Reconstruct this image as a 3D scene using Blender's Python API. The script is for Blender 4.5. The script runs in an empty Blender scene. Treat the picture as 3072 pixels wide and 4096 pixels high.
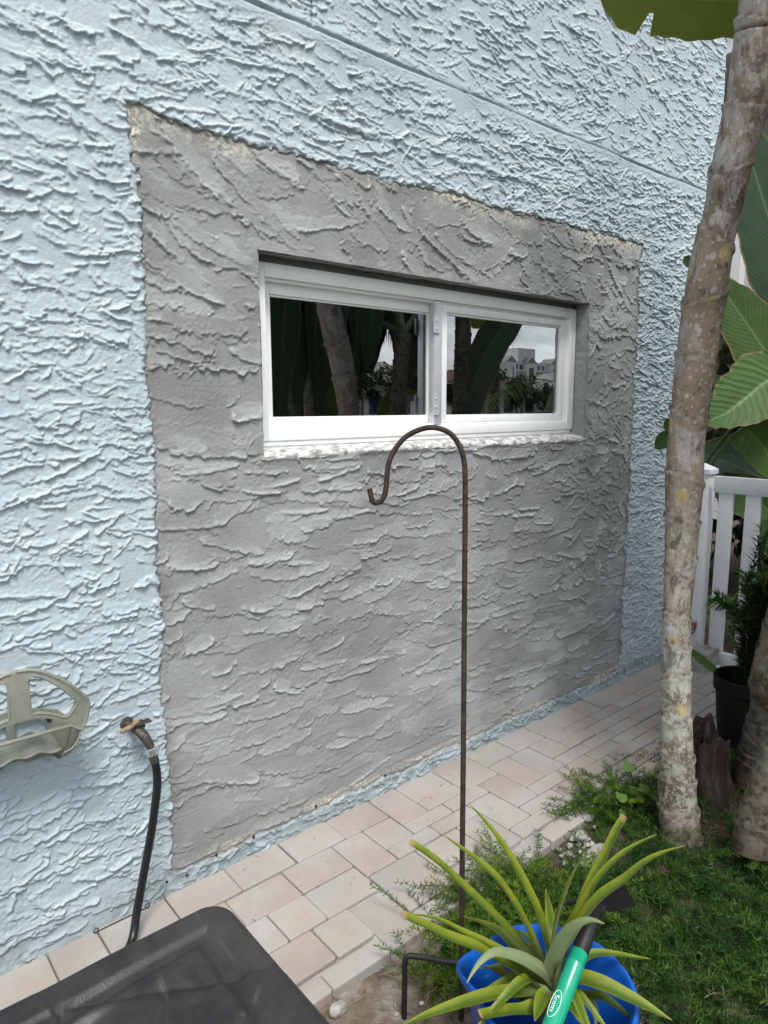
import bpy, bmesh, math, random
import numpy as np
from mathutils import Vector, Matrix
from mathutils.geometry import tessellate_polygon
R = math.radians
random.seed(7)
rng = np.random.default_rng(11)
scene = bpy.context.scene
COL = scene.collection

# ------------------------------------------------------------------ camera
cam_data = bpy.data.cameras.new('camera')
cam = bpy.data.objects.new('camera', cam_data)
COL.objects.link(cam)
scene.camera = cam
cam_data.sensor_fit = 'VERTICAL'
cam_data.sensor_height = 36.0
cam_data.lens = 36.0 * 2742.6 / 4096.0
cam_data.clip_start = 0.02
cam_data.clip_end = 2000.0
YAW, PITCH, ROLL = R(40.383), R(8.752), R(-0.133)
fwd = Vector((math.sin(YAW) * math.cos(PITCH), math.cos(YAW) * math.cos(PITCH), -math.sin(PITCH)))
right = fwd.cross(Vector((0, 0, 1))).normalized()
up = right.cross(fwd)
right, up = right * math.cos(ROLL) + up * math.sin(ROLL), up * math.cos(ROLL) - right * math.sin(ROLL)
cam.matrix_world = Matrix(((right.x, up.x, -fwd.x, 0.0), (right.y, up.y, -fwd.y, -1.9),
                           (right.z, up.z, -fwd.z, 1.5), (0, 0, 0, 1)))

# ------------------------------------------------------------------ sky, sun, exposure
SUN_EL, SUN_AZ = R(60), math.atan2(-0.45, -0.89)       # azimuth measured from +Y towards +X
world = bpy.data.worlds.new('World')
scene.world = world
world.use_nodes = True
wn = world.node_tree
wn.nodes.clear()
w_out = wn.nodes.new('ShaderNodeOutputWorld')
w_bg = wn.nodes.new('ShaderNodeBackground')
w_sky = wn.nodes.new('ShaderNodeTexSky')
w_sky.sky_type = 'NISHITA'
w_sky.sun_disc = False
w_sky.sun_elevation = SUN_EL
w_sky.sun_rotation = SUN_AZ
w_sky.air_density = 1.3
w_sky.dust_density = 2.0
w_tc = wn.nodes.new('ShaderNodeTexCoord')
w_map = wn.nodes.new('ShaderNodeMapping')
w_map.inputs['Scale'].default_value = (1.0, 1.0, 3.2)
w_n1 = wn.nodes.new('ShaderNodeTexNoise')
w_n1.inputs['Scale'].default_value = 2.6
w_n1.inputs['Detail'].default_value = 9
w_n1.inputs['Roughness'].default_value = 0.58
w_n1.inputs['Distortion'].default_value = 0.4
w_r1 = wn.nodes.new('ShaderNodeValToRGB')
w_r1.color_ramp.elements[0].position = 0.36
w_r1.color_ramp.elements[1].position = 0.56
w_r2 = wn.nodes.new('ShaderNodeValToRGB')
w_r2.color_ramp.elements[0].position = 0.35
w_r2.color_ramp.elements[0].color = (7.0, 7.6, 8.4, 1)
w_r2.color_ramp.elements[1].position = 0.72
w_r2.color_ramp.elements[1].color = (13.5, 13.7, 13.9, 1)
w_mix = wn.nodes.new('ShaderNodeMixRGB')
wn.links.new(w_tc.outputs['Generated'], w_map.inputs['Vector'])
wn.links.new(w_map.outputs['Vector'], w_n1.inputs['Vector'])
wn.links.new(w_n1.outputs['Fac'], w_r1.inputs['Fac'])
wn.links.new(w_n1.outputs['Fac'], w_r2.inputs['Fac'])
wn.links.new(w_r1.outputs['Color'], w_mix.inputs['Fac'])
wn.links.new(w_sky.outputs['Color'], w_mix.inputs['Color1'])
wn.links.new(w_r2.outputs['Color'], w_mix.inputs['Color2'])
wn.links.new(w_mix.outputs['Color'], w_bg.inputs['Color'])
w_bg.inputs['Strength'].default_value = 0.10
wn.links.new(w_bg.outputs['Background'], w_out.inputs['Surface'])

sun_data = bpy.data.lights.new('sun', 'SUN')
sun_data.energy = 2.6
sun_data.angle = R(20)
sun_data.color = (1.0, 0.965, 0.92)
sun = bpy.data.objects.new('sun', sun_data)
COL.objects.link(sun)
sdir = Vector((math.sin(SUN_AZ) * math.cos(SUN_EL), math.cos(SUN_AZ) * math.cos(SUN_EL), math.sin(SUN_EL)))
sun.rotation_euler = sdir.to_track_quat('Z', 'Y').to_euler()
sun.location = sdir * 40

scene.view_settings.view_transform = 'Standard'
scene.view_settings.look = 'None'
scene.view_settings.exposure = 0.72
scene.view_settings.gamma = 1.0
scene.cycles.max_bounces = 10
scene.cycles.transparent_max_bounces = 24
scene.cycles.caustics_reflective = False
scene.cycles.caustics_refractive = False

# ------------------------------------------------------------------ measured lists (world metres)
LEAF_PATHS = [
  ([(1.063,-1.179,0.341),(1.063,-1.168,0.381),(1.055,-1.135,0.477),(1.031,-1.087,0.577),(1.009,-1.052,0.636),(0.981,-1.012,0.690)],0.0155,0),
  ([(1.059,-1.173,0.350),(1.050,-1.165,0.370),(1.026,-1.141,0.444),(1.003,-1.117,0.509),(0.966,-1.084,0.579),(0.892,-1.021,0.664)],0.0175,0),
  ([(1.060,-1.161,0.351),(1.034,-1.136,0.392),(0.989,-1.093,0.460),(0.937,-1.044,0.534),(0.901,-1.011,0.583),(0.871,-0.984,0.616),(0.855,-0.970,0.630)],0.0145,1),
  ([(1.040,-1.185,0.346),(0.976,-1.136,0.415),(0.935,-1.106,0.450),(0.898,-1.079,0.477),(0.863,-1.054,0.505),(0.828,-1.030,0.521),(0.806,-1.016,0.525)],0.0115,0),
  ([(1.028,-1.182,0.342),(0.984,-1.159,0.385),(0.936,-1.135,0.431),(0.898,-1.116,0.463),(0.872,-1.103,0.481),(0.846,-1.091,0.499),(0.805,-1.071,0.533),(0.764,-1.052,0.564)],0.0180,1),
  ([(1.045,-1.200,0.357),(1.012,-1.192,0.404),(0.970,-1.179,0.445),(0.929,-1.167,0.474),(0.897,-1.159,0.488),(0.865,-1.156,0.485),(0.839,-1.158,0.476),(0.823,-1.161,0.469)],0.0150,2),
  ([(1.063,-1.175,0.359),(1.049,-1.175,0.416),(1.040,-1.175,0.455),(1.031,-1.175,0.488)],0.0060,0),
  ([(1.055,-1.182,0.358),(1.055,-1.186,0.420),(1.056,-1.190,0.476),(1.061,-1.199,0.532),(1.071,-1.212,0.593),(1.083,-1.228,0.643)],0.0155,0),
  ([(1.069,-1.182,0.350),(1.096,-1.194,0.440),(1.115,-1.204,0.488),(1.134,-1.213,0.543),(1.158,-1.227,0.602),(1.177,-1.237,0.650),(1.193,-1.247,0.683)],0.0125,1),
  ([(1.057,-1.196,0.360),(1.081,-1.211,0.459),(1.098,-1.222,0.520),(1.119,-1.237,0.572),(1.144,-1.258,0.616),(1.169,-1.280,0.646),(1.200,-1.308,0.672)],0.0130,0),
  ([(1.041,-1.207,0.370),(1.045,-1.215,0.428),(1.056,-1.228,0.470),(1.083,-1.261,0.555),(1.113,-1.297,0.606),(1.132,-1.320,0.643),(1.150,-1.343,0.670),(1.176,-1.376,0.695)],0.0210,0),
  ([(1.035,-1.202,0.370),(1.018,-1.205,0.417),(1.012,-1.223,0.477),(1.011,-1.242,0.521),(1.014,-1.263,0.552),(1.020,-1.285,0.569),(1.023,-1.310,0.575)],0.0185,2),
  ([(1.076,-1.182,0.382),(1.077,-1.190,0.444),(1.080,-1.197,0.474),(1.086,-1.206,0.500)],0.0055,0),
  ([(1.048,-1.216,0.356),(1.059,-1.234,0.377),(1.069,-1.253,0.385),(1.082,-1.282,0.386),(1.095,-1.315,0.383),(1.105,-1.342,0.381),(1.115,-1.369,0.378),(1.124,-1.397,0.376)],0.0205,3),
  ([(1.025,-1.198,0.348),(0.993,-1.186,0.360),(0.947,-1.170,0.374),(0.899,-1.154,0.386),(0.851,-1.140,0.394),(0.804,-1.127,0.400),(0.762,-1.116,0.405),(0.710,-1.104,0.409)],0.0165,3),
  ([(0.999,-1.214,0.356),(0.969,-1.207,0.357),(0.946,-1.201,0.358),(0.907,-1.189,0.373),(0.870,-1.179,0.384),(0.849,-1.173,0.390)],0.0165,1),
  ([(1.006,-1.216,0.377),(0.982,-1.218,0.382),(0.960,-1.224,0.383),(0.939,-1.232,0.383),(0.924,-1.238,0.383)],0.0145,3),
  ([(1.043,-1.215,0.339),(1.043,-1.236,0.336),(1.041,-1.254,0.331),(1.036,-1.265,0.325)],0.0170,3),
  ([(1.062,-1.208,0.326),(1.076,-1.225,0.328),(1.089,-1.240,0.332),(1.095,-1.251,0.322),(1.094,-1.260,0.304),(1.088,-1.265,0.283)],0.0150,2),
  ([(1.081,-1.204,0.295),(1.086,-1.223,0.286),(1.088,-1.240,0.277)],0.0110,4),
  ([(1.033,-1.135,0.304),(1.011,-1.111,0.325),(0.991,-1.091,0.343),(0.973,-1.073,0.355)],0.0140,4),
  ([(1.030,-1.161,0.289),(1.005,-1.145,0.308),(0.980,-1.130,0.325),(0.956,-1.115,0.338)],0.0140,1),
]
MAIN_TRUNK = ([(2.055,-1.039,2.736),(2.095,-1.005,2.520),(2.099,-1.001,2.492),(2.129,-0.977,2.340),(2.150,-0.934,2.180),(2.177,-0.910,2.089),(2.192,-0.880,1.970),(2.207,-0.861,1.865),(2.225,-0.842,1.771),(2.240,-0.828,1.644),(2.260,-0.802,1.395),(2.272,-0.800,1.255),(2.286,-0.794,1.085),(2.287,-0.797,0.943),(2.281,-0.799,0.774),(2.272,-0.812,0.606),(2.256,-0.837,0.349),(2.254,-0.849,0.214),(2.249,-0.865,0.080),(2.245,-0.878,0.002),(2.242,-0.886,-0.051)],[0.0543,0.0543,0.0528,0.0574,0.0558,0.0531,0.0586,0.0632,0.0616,0.0611,0.0551,0.0592,0.0542,0.0516,0.0464,0.0479,0.0516,0.0576,0.0630,0.0670,0.0684])
SECOND_TRUNK = ([(2.659,-0.987,0.648),(2.698,-0.965,0.396),(2.747,-0.921,0.160),(2.763,-0.887,0.001),(2.762,-0.877,-0.085),(2.757,-0.877,-0.105)],[0.0482,0.0488,0.0541,0.0528,0.0451,0.0456])
THIRD_TRUNK = ([(2.358,-1.284,0.999),(2.316,-1.220,0.676),(2.298,-1.170,0.457),(2.275,-1.133,0.278),(2.254,-1.115,0.146),(2.246,-1.116,0.078),(2.242,-1.117,0.054)],[0.0561,0.0541,0.0556,0.0526,0.0543,0.0565,0.0573])
HOOK_PATH = [(1.128,-0.870,-0.028),(1.133,-0.865,0.019),(1.166,-0.830,0.331),(1.200,-0.796,0.643),(1.234,-0.761,0.954),(1.260,-0.734,1.204),(1.272,-0.721,1.316),(1.275,-0.714,1.360),(1.270,-0.702,1.400),(1.255,-0.683,1.432),(1.227,-0.657,1.447),(1.198,-0.632,1.442),(1.167,-0.610,1.422),(1.142,-0.596,1.388),(1.128,-0.591,1.354),(1.121,-0.593,1.317),(1.115,-0.594,1.285),(1.106,-0.590,1.265),(1.094,-0.581,1.260),(1.088,-0.574,1.268),(1.086,-0.567,1.295)]
STEP_PATH = [(1.142,-0.854,0.113),(1.112,-0.827,0.115),(1.075,-0.794,0.125),(1.044,-0.767,0.130),(1.037,-0.762,0.125),(1.032,-0.762,0.104),(1.029,-0.767,0.066),(1.023,-0.772,0.018)]
HOE_HANDLE = [(0.884,-1.284,0.382),(0.926,-1.269,0.401),(1.059,-1.240,0.448)]
HOE_FERRULE = [(1.059,-1.240,0.448),(1.092,-1.232,0.463),(1.125,-1.224,0.475),(1.162,-1.212,0.462),(1.188,-1.208,0.458)]
HOE_BLADE = [(1.206,-1.182,0.466),(1.254,-1.219,0.483),(1.270,-1.241,0.442),(1.222,-1.204,0.426),(1.208,-1.186,0.453)]
HOE_TINES = [[(1.202,-1.193,0.465),(1.178,-1.172,0.462),(1.161,-1.159,0.458),(1.147,-1.148,0.453)],[(1.176,-1.199,0.452),(1.157,-1.185,0.446),(1.145,-1.175,0.442),(1.135,-1.167,0.437)]]
TOP_LEAF = [(2.743,-0.913,2.811),(2.600,-0.760,2.849),(2.503,-0.660,2.862),(2.384,-0.533,2.890),(2.304,-0.448,2.915),(2.253,-0.392,2.934)]
DARK_LEAF = [(5.354,-0.169,1.706),(5.121,0.010,2.427),(5.018,0.086,2.741),(4.913,0.162,3.037),(4.834,0.218,3.257),(4.792,0.248,3.375)]
MID_LEAF = [(5.238,-0.285,1.304),(5.054,-0.124,1.618),(4.931,-0.017,1.830),(4.811,0.086,2.034),(4.701,0.180,2.213),(4.627,0.243,2.330)]
PLEATED_LEAF = [(4.952,-0.277,1.785),(4.771,-0.188,1.698),(4.642,-0.123,1.643),(4.513,-0.070,1.550),(4.370,-0.010,1.451),(4.230,0.060,1.398)]
EAR_LEAF_A = [(4.789,0.044,1.373),(4.859,-0.029,1.389),(4.959,-0.124,1.471),(5.036,-0.196,1.552)]
EAR_LEAF_B = [(4.739,0.018,1.361),(4.781,-0.053,1.277),(4.814,-0.125,1.165),(4.840,-0.202,1.022)]
EAR_STEMS = [[(4.507,0.188,0.898),(4.581,0.172,1.127),(4.687,0.116,1.299),(4.758,0.072,1.378),(4.795,0.038,1.370)],[(4.455,0.161,0.872),(4.540,0.134,1.099),(4.658,0.070,1.277),(4.721,0.030,1.345),(4.748,0.011,1.361)]]
BACK_LEAF = [(5.408,-0.130,0.815),(5.226,0.013,0.960),(5.045,0.151,1.068),(4.879,0.274,1.140),(4.773,0.350,1.176)]
PATH_LEAF = [(3.203,-0.411,0.333),(3.210,-0.466,0.296),(3.218,-0.525,0.260),(3.224,-0.583,0.224)]
SPROUT_LEAVES = [[(2.560,-0.657,1.994),(2.547,-0.642,2.012),(2.537,-0.631,2.023),(2.532,-0.624,2.040)],[(2.437,-0.673,1.399),(2.425,-0.659,1.417),(2.422,-0.652,1.435),(2.422,-0.649,1.456)],[(2.438,-0.672,1.404),(2.415,-0.657,1.386),(2.396,-0.644,1.366),(2.379,-0.634,1.345)]]


# ------------------------------------------------------------------ material helpers
class G:
    def __init__(s, name, rough=0.6, color=(0.5, 0.5, 0.5), spec=0.3, metal=0.0):
        s.m = bpy.data.materials.new(name)
        s.m.use_nodes = True
        s.nt = s.m.node_tree
        s.b = s.nt.nodes['Principled BSDF']
        s.out = s.nt.nodes['Material Output']
        s.set('Base Color', (*color, 1)); s.set('Roughness', rough)
        s.set('Specular IOR Level', spec); s.set('Metallic', metal)
        s.tc = s.nt.nodes.new('ShaderNodeTexCoord')
        s.vec = s.tc.outputs['Object']
    def set(s, k, v):
        if hasattr(v, 'is_output'): s.nt.links.new(v, s.b.inputs[k])
        else: s.b.inputs[k].default_value = v
    def n(s, t, **kw):
        nd = s.nt.nodes.new(t)
        for k, v in kw.items():
            if k in nd.inputs:
                if hasattr(v, 'is_output'): s.nt.links.new(v, nd.inputs[k])
                else: nd.inputs[k].default_value = v
            else: setattr(nd, k, v)
        return nd
    def scale(s, v, vec=None):
        m = s.n('ShaderNodeMapping'); m.inputs['Scale'].default_value = v
        s.nt.links.new(vec or s.vec, m.inputs['Vector']); return m.outputs['Vector']
    def noise(s, sc, det=4, rough=0.55, vec=None, dist=0.0):
        return s.n('ShaderNodeTexNoise', Vector=vec or s.vec, Scale=sc, Detail=det, Roughness=rough, Distortion=dist).outputs['Fac']
    def vor(s, sc, vec=None, feature='F1', out='Distance', rnd=1.0):
        nd = s.n('ShaderNodeTexVoronoi', feature=feature)
        s.nt.links.new(vec or s.vec, nd.inputs['Vector'])
        nd.inputs['Scale'].default_value = sc; nd.inputs['Randomness'].default_value = rnd
        return nd.outputs[out]
    def attr(s, name): return s.n('ShaderNodeAttribute', attribute_name=name).outputs['Fac']
    def ramp(s, fac, stops, interp='LINEAR'):
        nd = s.n('ShaderNodeValToRGB'); cr = nd.color_ramp; cr.interpolation = interp
        while len(cr.elements) < len(stops): cr.elements.new(0.5)
        for e, (p, c) in zip(cr.elements, stops):
            e.position = p
            e.color = (c, c, c, 1) if isinstance(c, (int, float)) else (*c, 1)
        s.nt.links.new(fac, nd.inputs['Fac']); return nd.outputs['Color']
    def mix(s, fac, a, b, blend='MIX'):
        nd = s.n('ShaderNodeMixRGB', blend_type=blend)
        for k, v in (('Fac', fac), ('Color1', a), ('Color2', b)):
            if hasattr(v, 'is_output'): s.nt.links.new(v, nd.inputs[k])
            else: nd.inputs[k].default_value = v if k == 'Fac' else (*v, 1)
        return nd.outputs['Color']
    def math(s, op, a, b=0.0, clamp=False):
        nd = s.n('ShaderNodeMath', operation=op, use_clamp=clamp)
        for i, v in enumerate((a, b)):
            if hasattr(v, 'is_output'): s.nt.links.new(v, nd.inputs[i])
            else: nd.inputs[i].default_value = v
        return nd.outputs[0]
    def bump(s, h, strength=0.4, dist=0.01):
        nd = s.n('ShaderNodeBump', Strength=strength, Distance=dist)
        s.nt.links.new(h, nd.inputs['Height'])
        prev = s.b.inputs['Normal'].links
        if prev: s.nt.links.new(prev[0].from_socket, nd.inputs['Normal'])
        s.set('Normal', nd.outputs['Normal'])
    def translucent(s, color, fac):
        t = s.n('ShaderNodeBsdfTranslucent'); mx = s.n('ShaderNodeMixShader')
        if hasattr(color, 'is_output'): s.nt.links.new(color, t.inputs['Color'])
        else: t.inputs['Color'].default_value = (*color, 1)
        mx.inputs[0].default_value = fac
        s.nt.links.new(s.b.outputs[0], mx.inputs[1]); s.nt.links.new(t.outputs[0], mx.inputs[2])
        s.nt.links.new(mx.outputs[0], s.out.inputs['Surface'])

def plain(name, color, rough=0.5, var=0.12, sc=30, spec=0.3, bump=0.0, metal=0.0):
    g = G(name, rough, color, spec, metal)
    f = g.noise(sc, 5)
    lo = tuple(c * (1 - var) for c in color); hi = tuple(min(1, c * (1 + var)) for c in color)
    g.set('Base Color', g.ramp(f, [(0.3, lo), (0.7, hi)]))
    g.set('Roughness', g.ramp(g.noise(sc * 0.6, 3), [(0.3, max(0.02, rough - 0.08)), (0.7, min(1, rough + 0.08))]))
    if bump: g.bump(g.noise(sc * 6, 3), bump, 0.002)
    return g.m

# ------------------------------------------------------------------ object helpers
def tag(o, label=None, cat=None, group=None, kind=None):
    for k, v in (('label', label), ('category', cat), ('group', group), ('kind', kind)):
        if v: o[k] = v
    return o
def empty(name, loc, label=None, cat=None, group=None, kind=None):
    o = bpy.data.objects.new(name, None); o.location = loc; o.empty_display_size = 0.05
    COL.objects.link(o); return tag(o, label, cat, group, kind)
def link(name, me, material, parent=None, smooth=True):
    o = bpy.data.objects.new(name, me); COL.objects.link(o)
    if material is not None: me.materials.append(material)
    if smooth: me.polygons.foreach_set('use_smooth', [True] * len(me.polygons))
    if parent is not None:
        o.parent = parent
        if parent.parent is None: o.matrix_parent_inverse = Matrix.Translation(-parent.location)
    return o
def np_mesh(name, V, F, material, parent=None, attrs=None, uv=None, smooth=True):
    """V (n,3); F list of index arrays (m,3) or (m,4); attrs per-vertex floats; uv per-vertex (n,2)."""
    V = np.asarray(V, dtype=np.float32)
    F = [np.asarray(f, dtype=np.int32) for f in (F if isinstance(F, list) else [F]) if len(f)]
    me = bpy.data.meshes.new(name)
    me.vertices.add(len(V)); me.vertices.foreach_set('co', V.ravel())
    nl = sum(f.size for f in F); npoly = sum(len(f) for f in F)
    me.loops.add(nl); me.polygons.add(npoly)
    li = np.concatenate([f.ravel() for f in F])
    me.loops.foreach_set('vertex_index', li)
    starts, s = [], 0
    for f in F:
        starts.append(s + np.arange(len(f), dtype=np.int32) * f.shape[1]); s += f.size
    me.polygons.foreach_set('loop_start', np.concatenate(starts))
    if uv is not None:
        l = me.uv_layers.new(name='UVMap'); l.data.foreach_set('uv', np.asarray(uv, dtype=np.float32)[li].ravel())
    for k, a in (attrs or {}).items():
        me.attributes.new(k, 'FLOAT', 'POINT').data.foreach_set('value', np.asarray(a, dtype=np.float32))
    me.update(calc_edges=True); me.validate()
    return link(name, me, material, parent, smooth)
class MB:
    def __init__(s): s.v = []; s.f = []
    def add(s, V, F):
        o = len(s.v); s.v += [tuple(p) for p in V]; s.f += [tuple(i + o for i in f) for f in F]; return s
    def box(s, a, b, bev=0.0):
        a, b = [min(p, q) for p, q in zip(a, b)], [max(p, q) for p, q in zip(a, b)]
        bm = bmesh.new(); bmesh.ops.create_cube(bm, size=1.0)
        for v in bm.verts: v.co = Vector([(a[i] + b[i]) / 2 + v.co[i] * (b[i] - a[i]) for i in range(3)])
        if bev: bmesh.ops.bevel(bm, geom=bm.edges[:], offset=bev, segments=2, affect='EDGES', profile=0.6)
        bm.verts.index_update()
        s.add([v.co[:] for v in bm.verts], [[v.index for v in f.verts] for f in bm.faces]); bm.free(); return s
    def tube(s, pts, rad, n=12, cap=True, flat=None):
        P = [Vector(p) for p in pts]; m = len(P)
        rr = rad if isinstance(rad, (list, tuple)) else [rad] * m
        T = [(P[min(i + 1, m - 1)] - P[max(i - 1, 0)]).normalized() for i in range(m)]
        ref = Vector((0, 0, 1)) if abs(T[0].z) < 0.9 else Vector((1, 0, 0))
        N = (ref - T[0] * ref.dot(T[0])).normalized(); V = []; F = []
        for i in range(m):
            N = (N - T[i] * N.dot(T[i])).normalized(); B = T[i].cross(N)
            for k in range(n):
                a = 2 * math.pi * k / n; V.append(P[i] + (N * math.cos(a) + B * math.sin(a)) * rr[i])
        for i in range(m - 1):
            for k in range(n):
                k2 = (k + 1) % n; F.append((i * n + k, i * n + k2, (i + 1) * n + k2, (i + 1) * n + k))
        if cap: F.append(tuple(range(n))[::-1]); F.append(tuple((m - 1) * n + k for k in range(n)))
        return s.add(V, F)
    def lathe(s, c, prof, n=32, axis=None):
        """prof: (radius, height) pairs round an axis through c."""
        ax = (Vector(axis) if axis else Vector((0, 0, 1))).normalized()
        u = ax.orthogonal().normalized(); w = ax.cross(u); V = []; F = []
        for r, h in prof:
            for k in range(n):
                a = 2 * math.pi * k / n; V.append(Vector(c) + ax * h + (u * math.cos(a) + w * math.sin(a)) * r)
        for i in range(len(prof) - 1):
            for k in range(n):
                k2 = (k + 1) % n; F.append((i * n + k, i * n + k2, (i + 1) * n + k2, (i + 1) * n + k))
        F.append(tuple(range(n))[::-1]); F.append(tuple((len(prof) - 1) * n + k for k in range(n)))
        return s.add(V, F)
    def prism(s, loops, d, th):
        """closed outline loops[0] with holes loops[1:], 3-D points on a plane, thickened by vector d*th."""
        d = Vector(d) * th; L = [[Vector(p) for p in lp] for lp in loops]
        flat = [p for lp in L for p in lp]; n = len(flat); tri = tessellate_polygon(L)
        V = flat + [p + d for p in flat]; F = [tuple(t) for t in tri] + [tuple(i + n for i in t)[::-1] for t in tri]
        o = 0
        for lp in L:
            m = len(lp)
            for i in range(m):
                j = (i + 1) % m; F.append((o + i, o + j, n + o + j, n + o + i))
            o += m
        return s.add(V, F)
    def build(s, name, material, parent=None, smooth=True, bevel=0.0):
        me = bpy.data.meshes.new(name); me.from_pydata(s.v, [], s.f); me.update()
        bm = bmesh.new(); bm.from_mesh(me); bmesh.ops.recalc_face_normals(bm, faces=bm.faces); bm.to_mesh(me); bm.free()
        o = link(name, me, material, parent, smooth)
        if smooth:
            try: me.set_sharp_from_angle(angle=R(40))
            except Exception: pass
        return o
def catmull(P, n):
    P = [Vector(p) for p in P]; Q = [P[0] * 2 - P[1]] + P + [P[-1] * 2 - P[-2]]
    seg = [(Q[i + 1] - Q[i + 2]).length for i in range(len(P) - 1)]; tot = sum(seg); out = []
    for j in range(n):
        d = tot * j / (n - 1); i = 0
        while i < len(seg) - 1 and d > seg[i]: d -= seg[i]; i += 1
        t = min(1.0, d / max(seg[i], 1e-9)); a, b, c, e = Q[i:i + 4]
        out.append(0.5 * ((2 * b) + (c - a) * t + (2 * a - 5 * b + 4 * c - e) * t * t + (3 * b - a - 3 * c + e) * t ** 3))
    return out
def vnoise(nz, nx, cz, cx, r=None):
    """smooth value noise on an (nz, nx) raster with cells of cz by cx samples, in -1..1"""
    r = r or rng
    gz, gx = int(nz / cz) + 3, int(nx / cx) + 3
    A = r.uniform(-1, 1, (gz, gx)).astype(np.float32)
    z = np.arange(nz, dtype=np.float32) / cz; x = np.arange(nx, dtype=np.float32) / cx
    iz, ix = z.astype(int), x.astype(int); fz, fx = z - iz, x - ix
    fz = (fz * fz * (3 - 2 * fz))[:, None]; fx = (fx * fx * (3 - 2 * fx))[None, :]
    a = A[np.ix_(iz, ix)]; b = A[np.ix_(iz, ix + 1)]; c = A[np.ix_(iz + 1, ix)]; d = A[np.ix_(iz + 1, ix + 1)]
    return (a * (1 - fx) + b * fx) * (1 - fz) + (c * (1 - fx) + d * fx) * fz
def blur(a, k):
    for ax in (0, 1):
        c = np.cumsum(np.concatenate([np.repeat(np.take(a, [0], ax), k + 1, ax), a, np.repeat(np.take(a, [-1], ax), k, ax)], ax), ax)
        n = a.shape[ax]
        a = (np.take(c, range(2 * k + 1, 2 * k + 1 + n), ax) - np.take(c, range(n), ax)) / (2 * k + 1)
    return a

# ------------------------------------------------------------------ materials
def m_paint():
    g = G('pale_blue_paint', 0.5, spec=0.35)
    f = g.noise(2.2, 6, 0.6)
    c = g.ramp(f, [(0.3, (0.368, 0.444, 0.485)), (0.7, (0.424, 0.503, 0.542))])
    c = g.mix(g.math('MULTIPLY', g.ramp(g.noise(60, 4), [(0.45, 0.0), (0.8, 0.5)]), 0.4), c, (0.50, 0.59, 0.63))
    c = g.mix(g.ramp(g.noise(230, 4, 0.75), [(0.56, 0.0), (0.72, 0.35)]), c, (0.26, 0.32, 0.35))
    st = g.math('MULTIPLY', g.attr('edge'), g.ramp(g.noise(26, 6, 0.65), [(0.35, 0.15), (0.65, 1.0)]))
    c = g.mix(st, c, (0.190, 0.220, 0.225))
    c = g.mix(g.math('MULTIPLY', g.attr('bare'), g.ramp(g.noise(45, 5), [(0.42, 0.0), (0.5, 1.0)])), c, (0.46, 0.45, 0.38))
    g.set('Base Color', c)
    g.bump(g.noise(330, 4, 0.7), 0.35, 0.002); g.bump(g.noise(120, 6, 0.72), 0.5, 0.005)
    return g.m
def m_cement():
    g = G('grey_cement', 0.92, spec=0.15)
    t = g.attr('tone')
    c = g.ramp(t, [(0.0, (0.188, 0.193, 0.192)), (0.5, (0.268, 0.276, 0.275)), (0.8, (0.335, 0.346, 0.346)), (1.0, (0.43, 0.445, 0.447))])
    c = g.mix(0.40, c, g.ramp(g.noise(4, 9, 0.74), [(0.3, (0.195, 0.200, 0.198)), (0.7, (0.380, 0.392, 0.393))]))
    c = g.mix(g.math('MULTIPLY', g.attr('edge'), g.ramp(g.noise(35, 5), [(0.3, 0.3), (0.6, 1.0)])), c, (0.165, 0.150, 0.128))
    b = g.math('MULTIPLY', g.attr('bare'), g.ramp(g.noise(70, 6, 0.7), [(0.44, 0.0), (0.52, 1.0)]))
    c = g.mix(b, c, g.ramp(g.noise(25, 4), [(0.35, (0.50, 0.45, 0.36)), (0.65, (0.66, 0.63, 0.55))]))
    c = g.mix(g.ramp(g.vor(260), [(0.0, 0.55), (0.16, 0.0)]), c, (0.13, 0.125, 0.12))
    g.set('Base Color', c)
    g.bump(g.noise(430, 4, 0.75), 0.5, 0.002); g.bump(g.noise(140, 6, 0.75), 0.6, 0.005)
    return g.m
def m_mortar():
    g = G('white_mortar', 0.95, spec=0.1)
    c = g.ramp(g.noise(30, 7, 0.7), [(0.40, (0.25, 0.25, 0.245)), (0.5, (0.47, 0.47, 0.46)), (0.64, (0.70, 0.70, 0.69))])
    g.set('Base Color', c); g.bump(g.noise(160, 6, 0.7), 0.6, 0.006)
    return g.m
def m_vinyl(name='white_vinyl', col=(0.86, 0.87, 0.875), dirt=0.22):
    g = G(name, 0.36, spec=0.45)
    c = g.mix(g.math('MULTIPLY', g.ramp(g.noise(14, 6, 0.7), [(0.5, 0.0), (0.75, 1.0)]), dirt), col, (0.50, 0.51, 0.49))
    g.set('Base Color', c); g.set('Roughness', g.ramp(g.noise(40, 4), [(0.3, 0.3), (0.7, 0.46)]))
    return g.m
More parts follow.
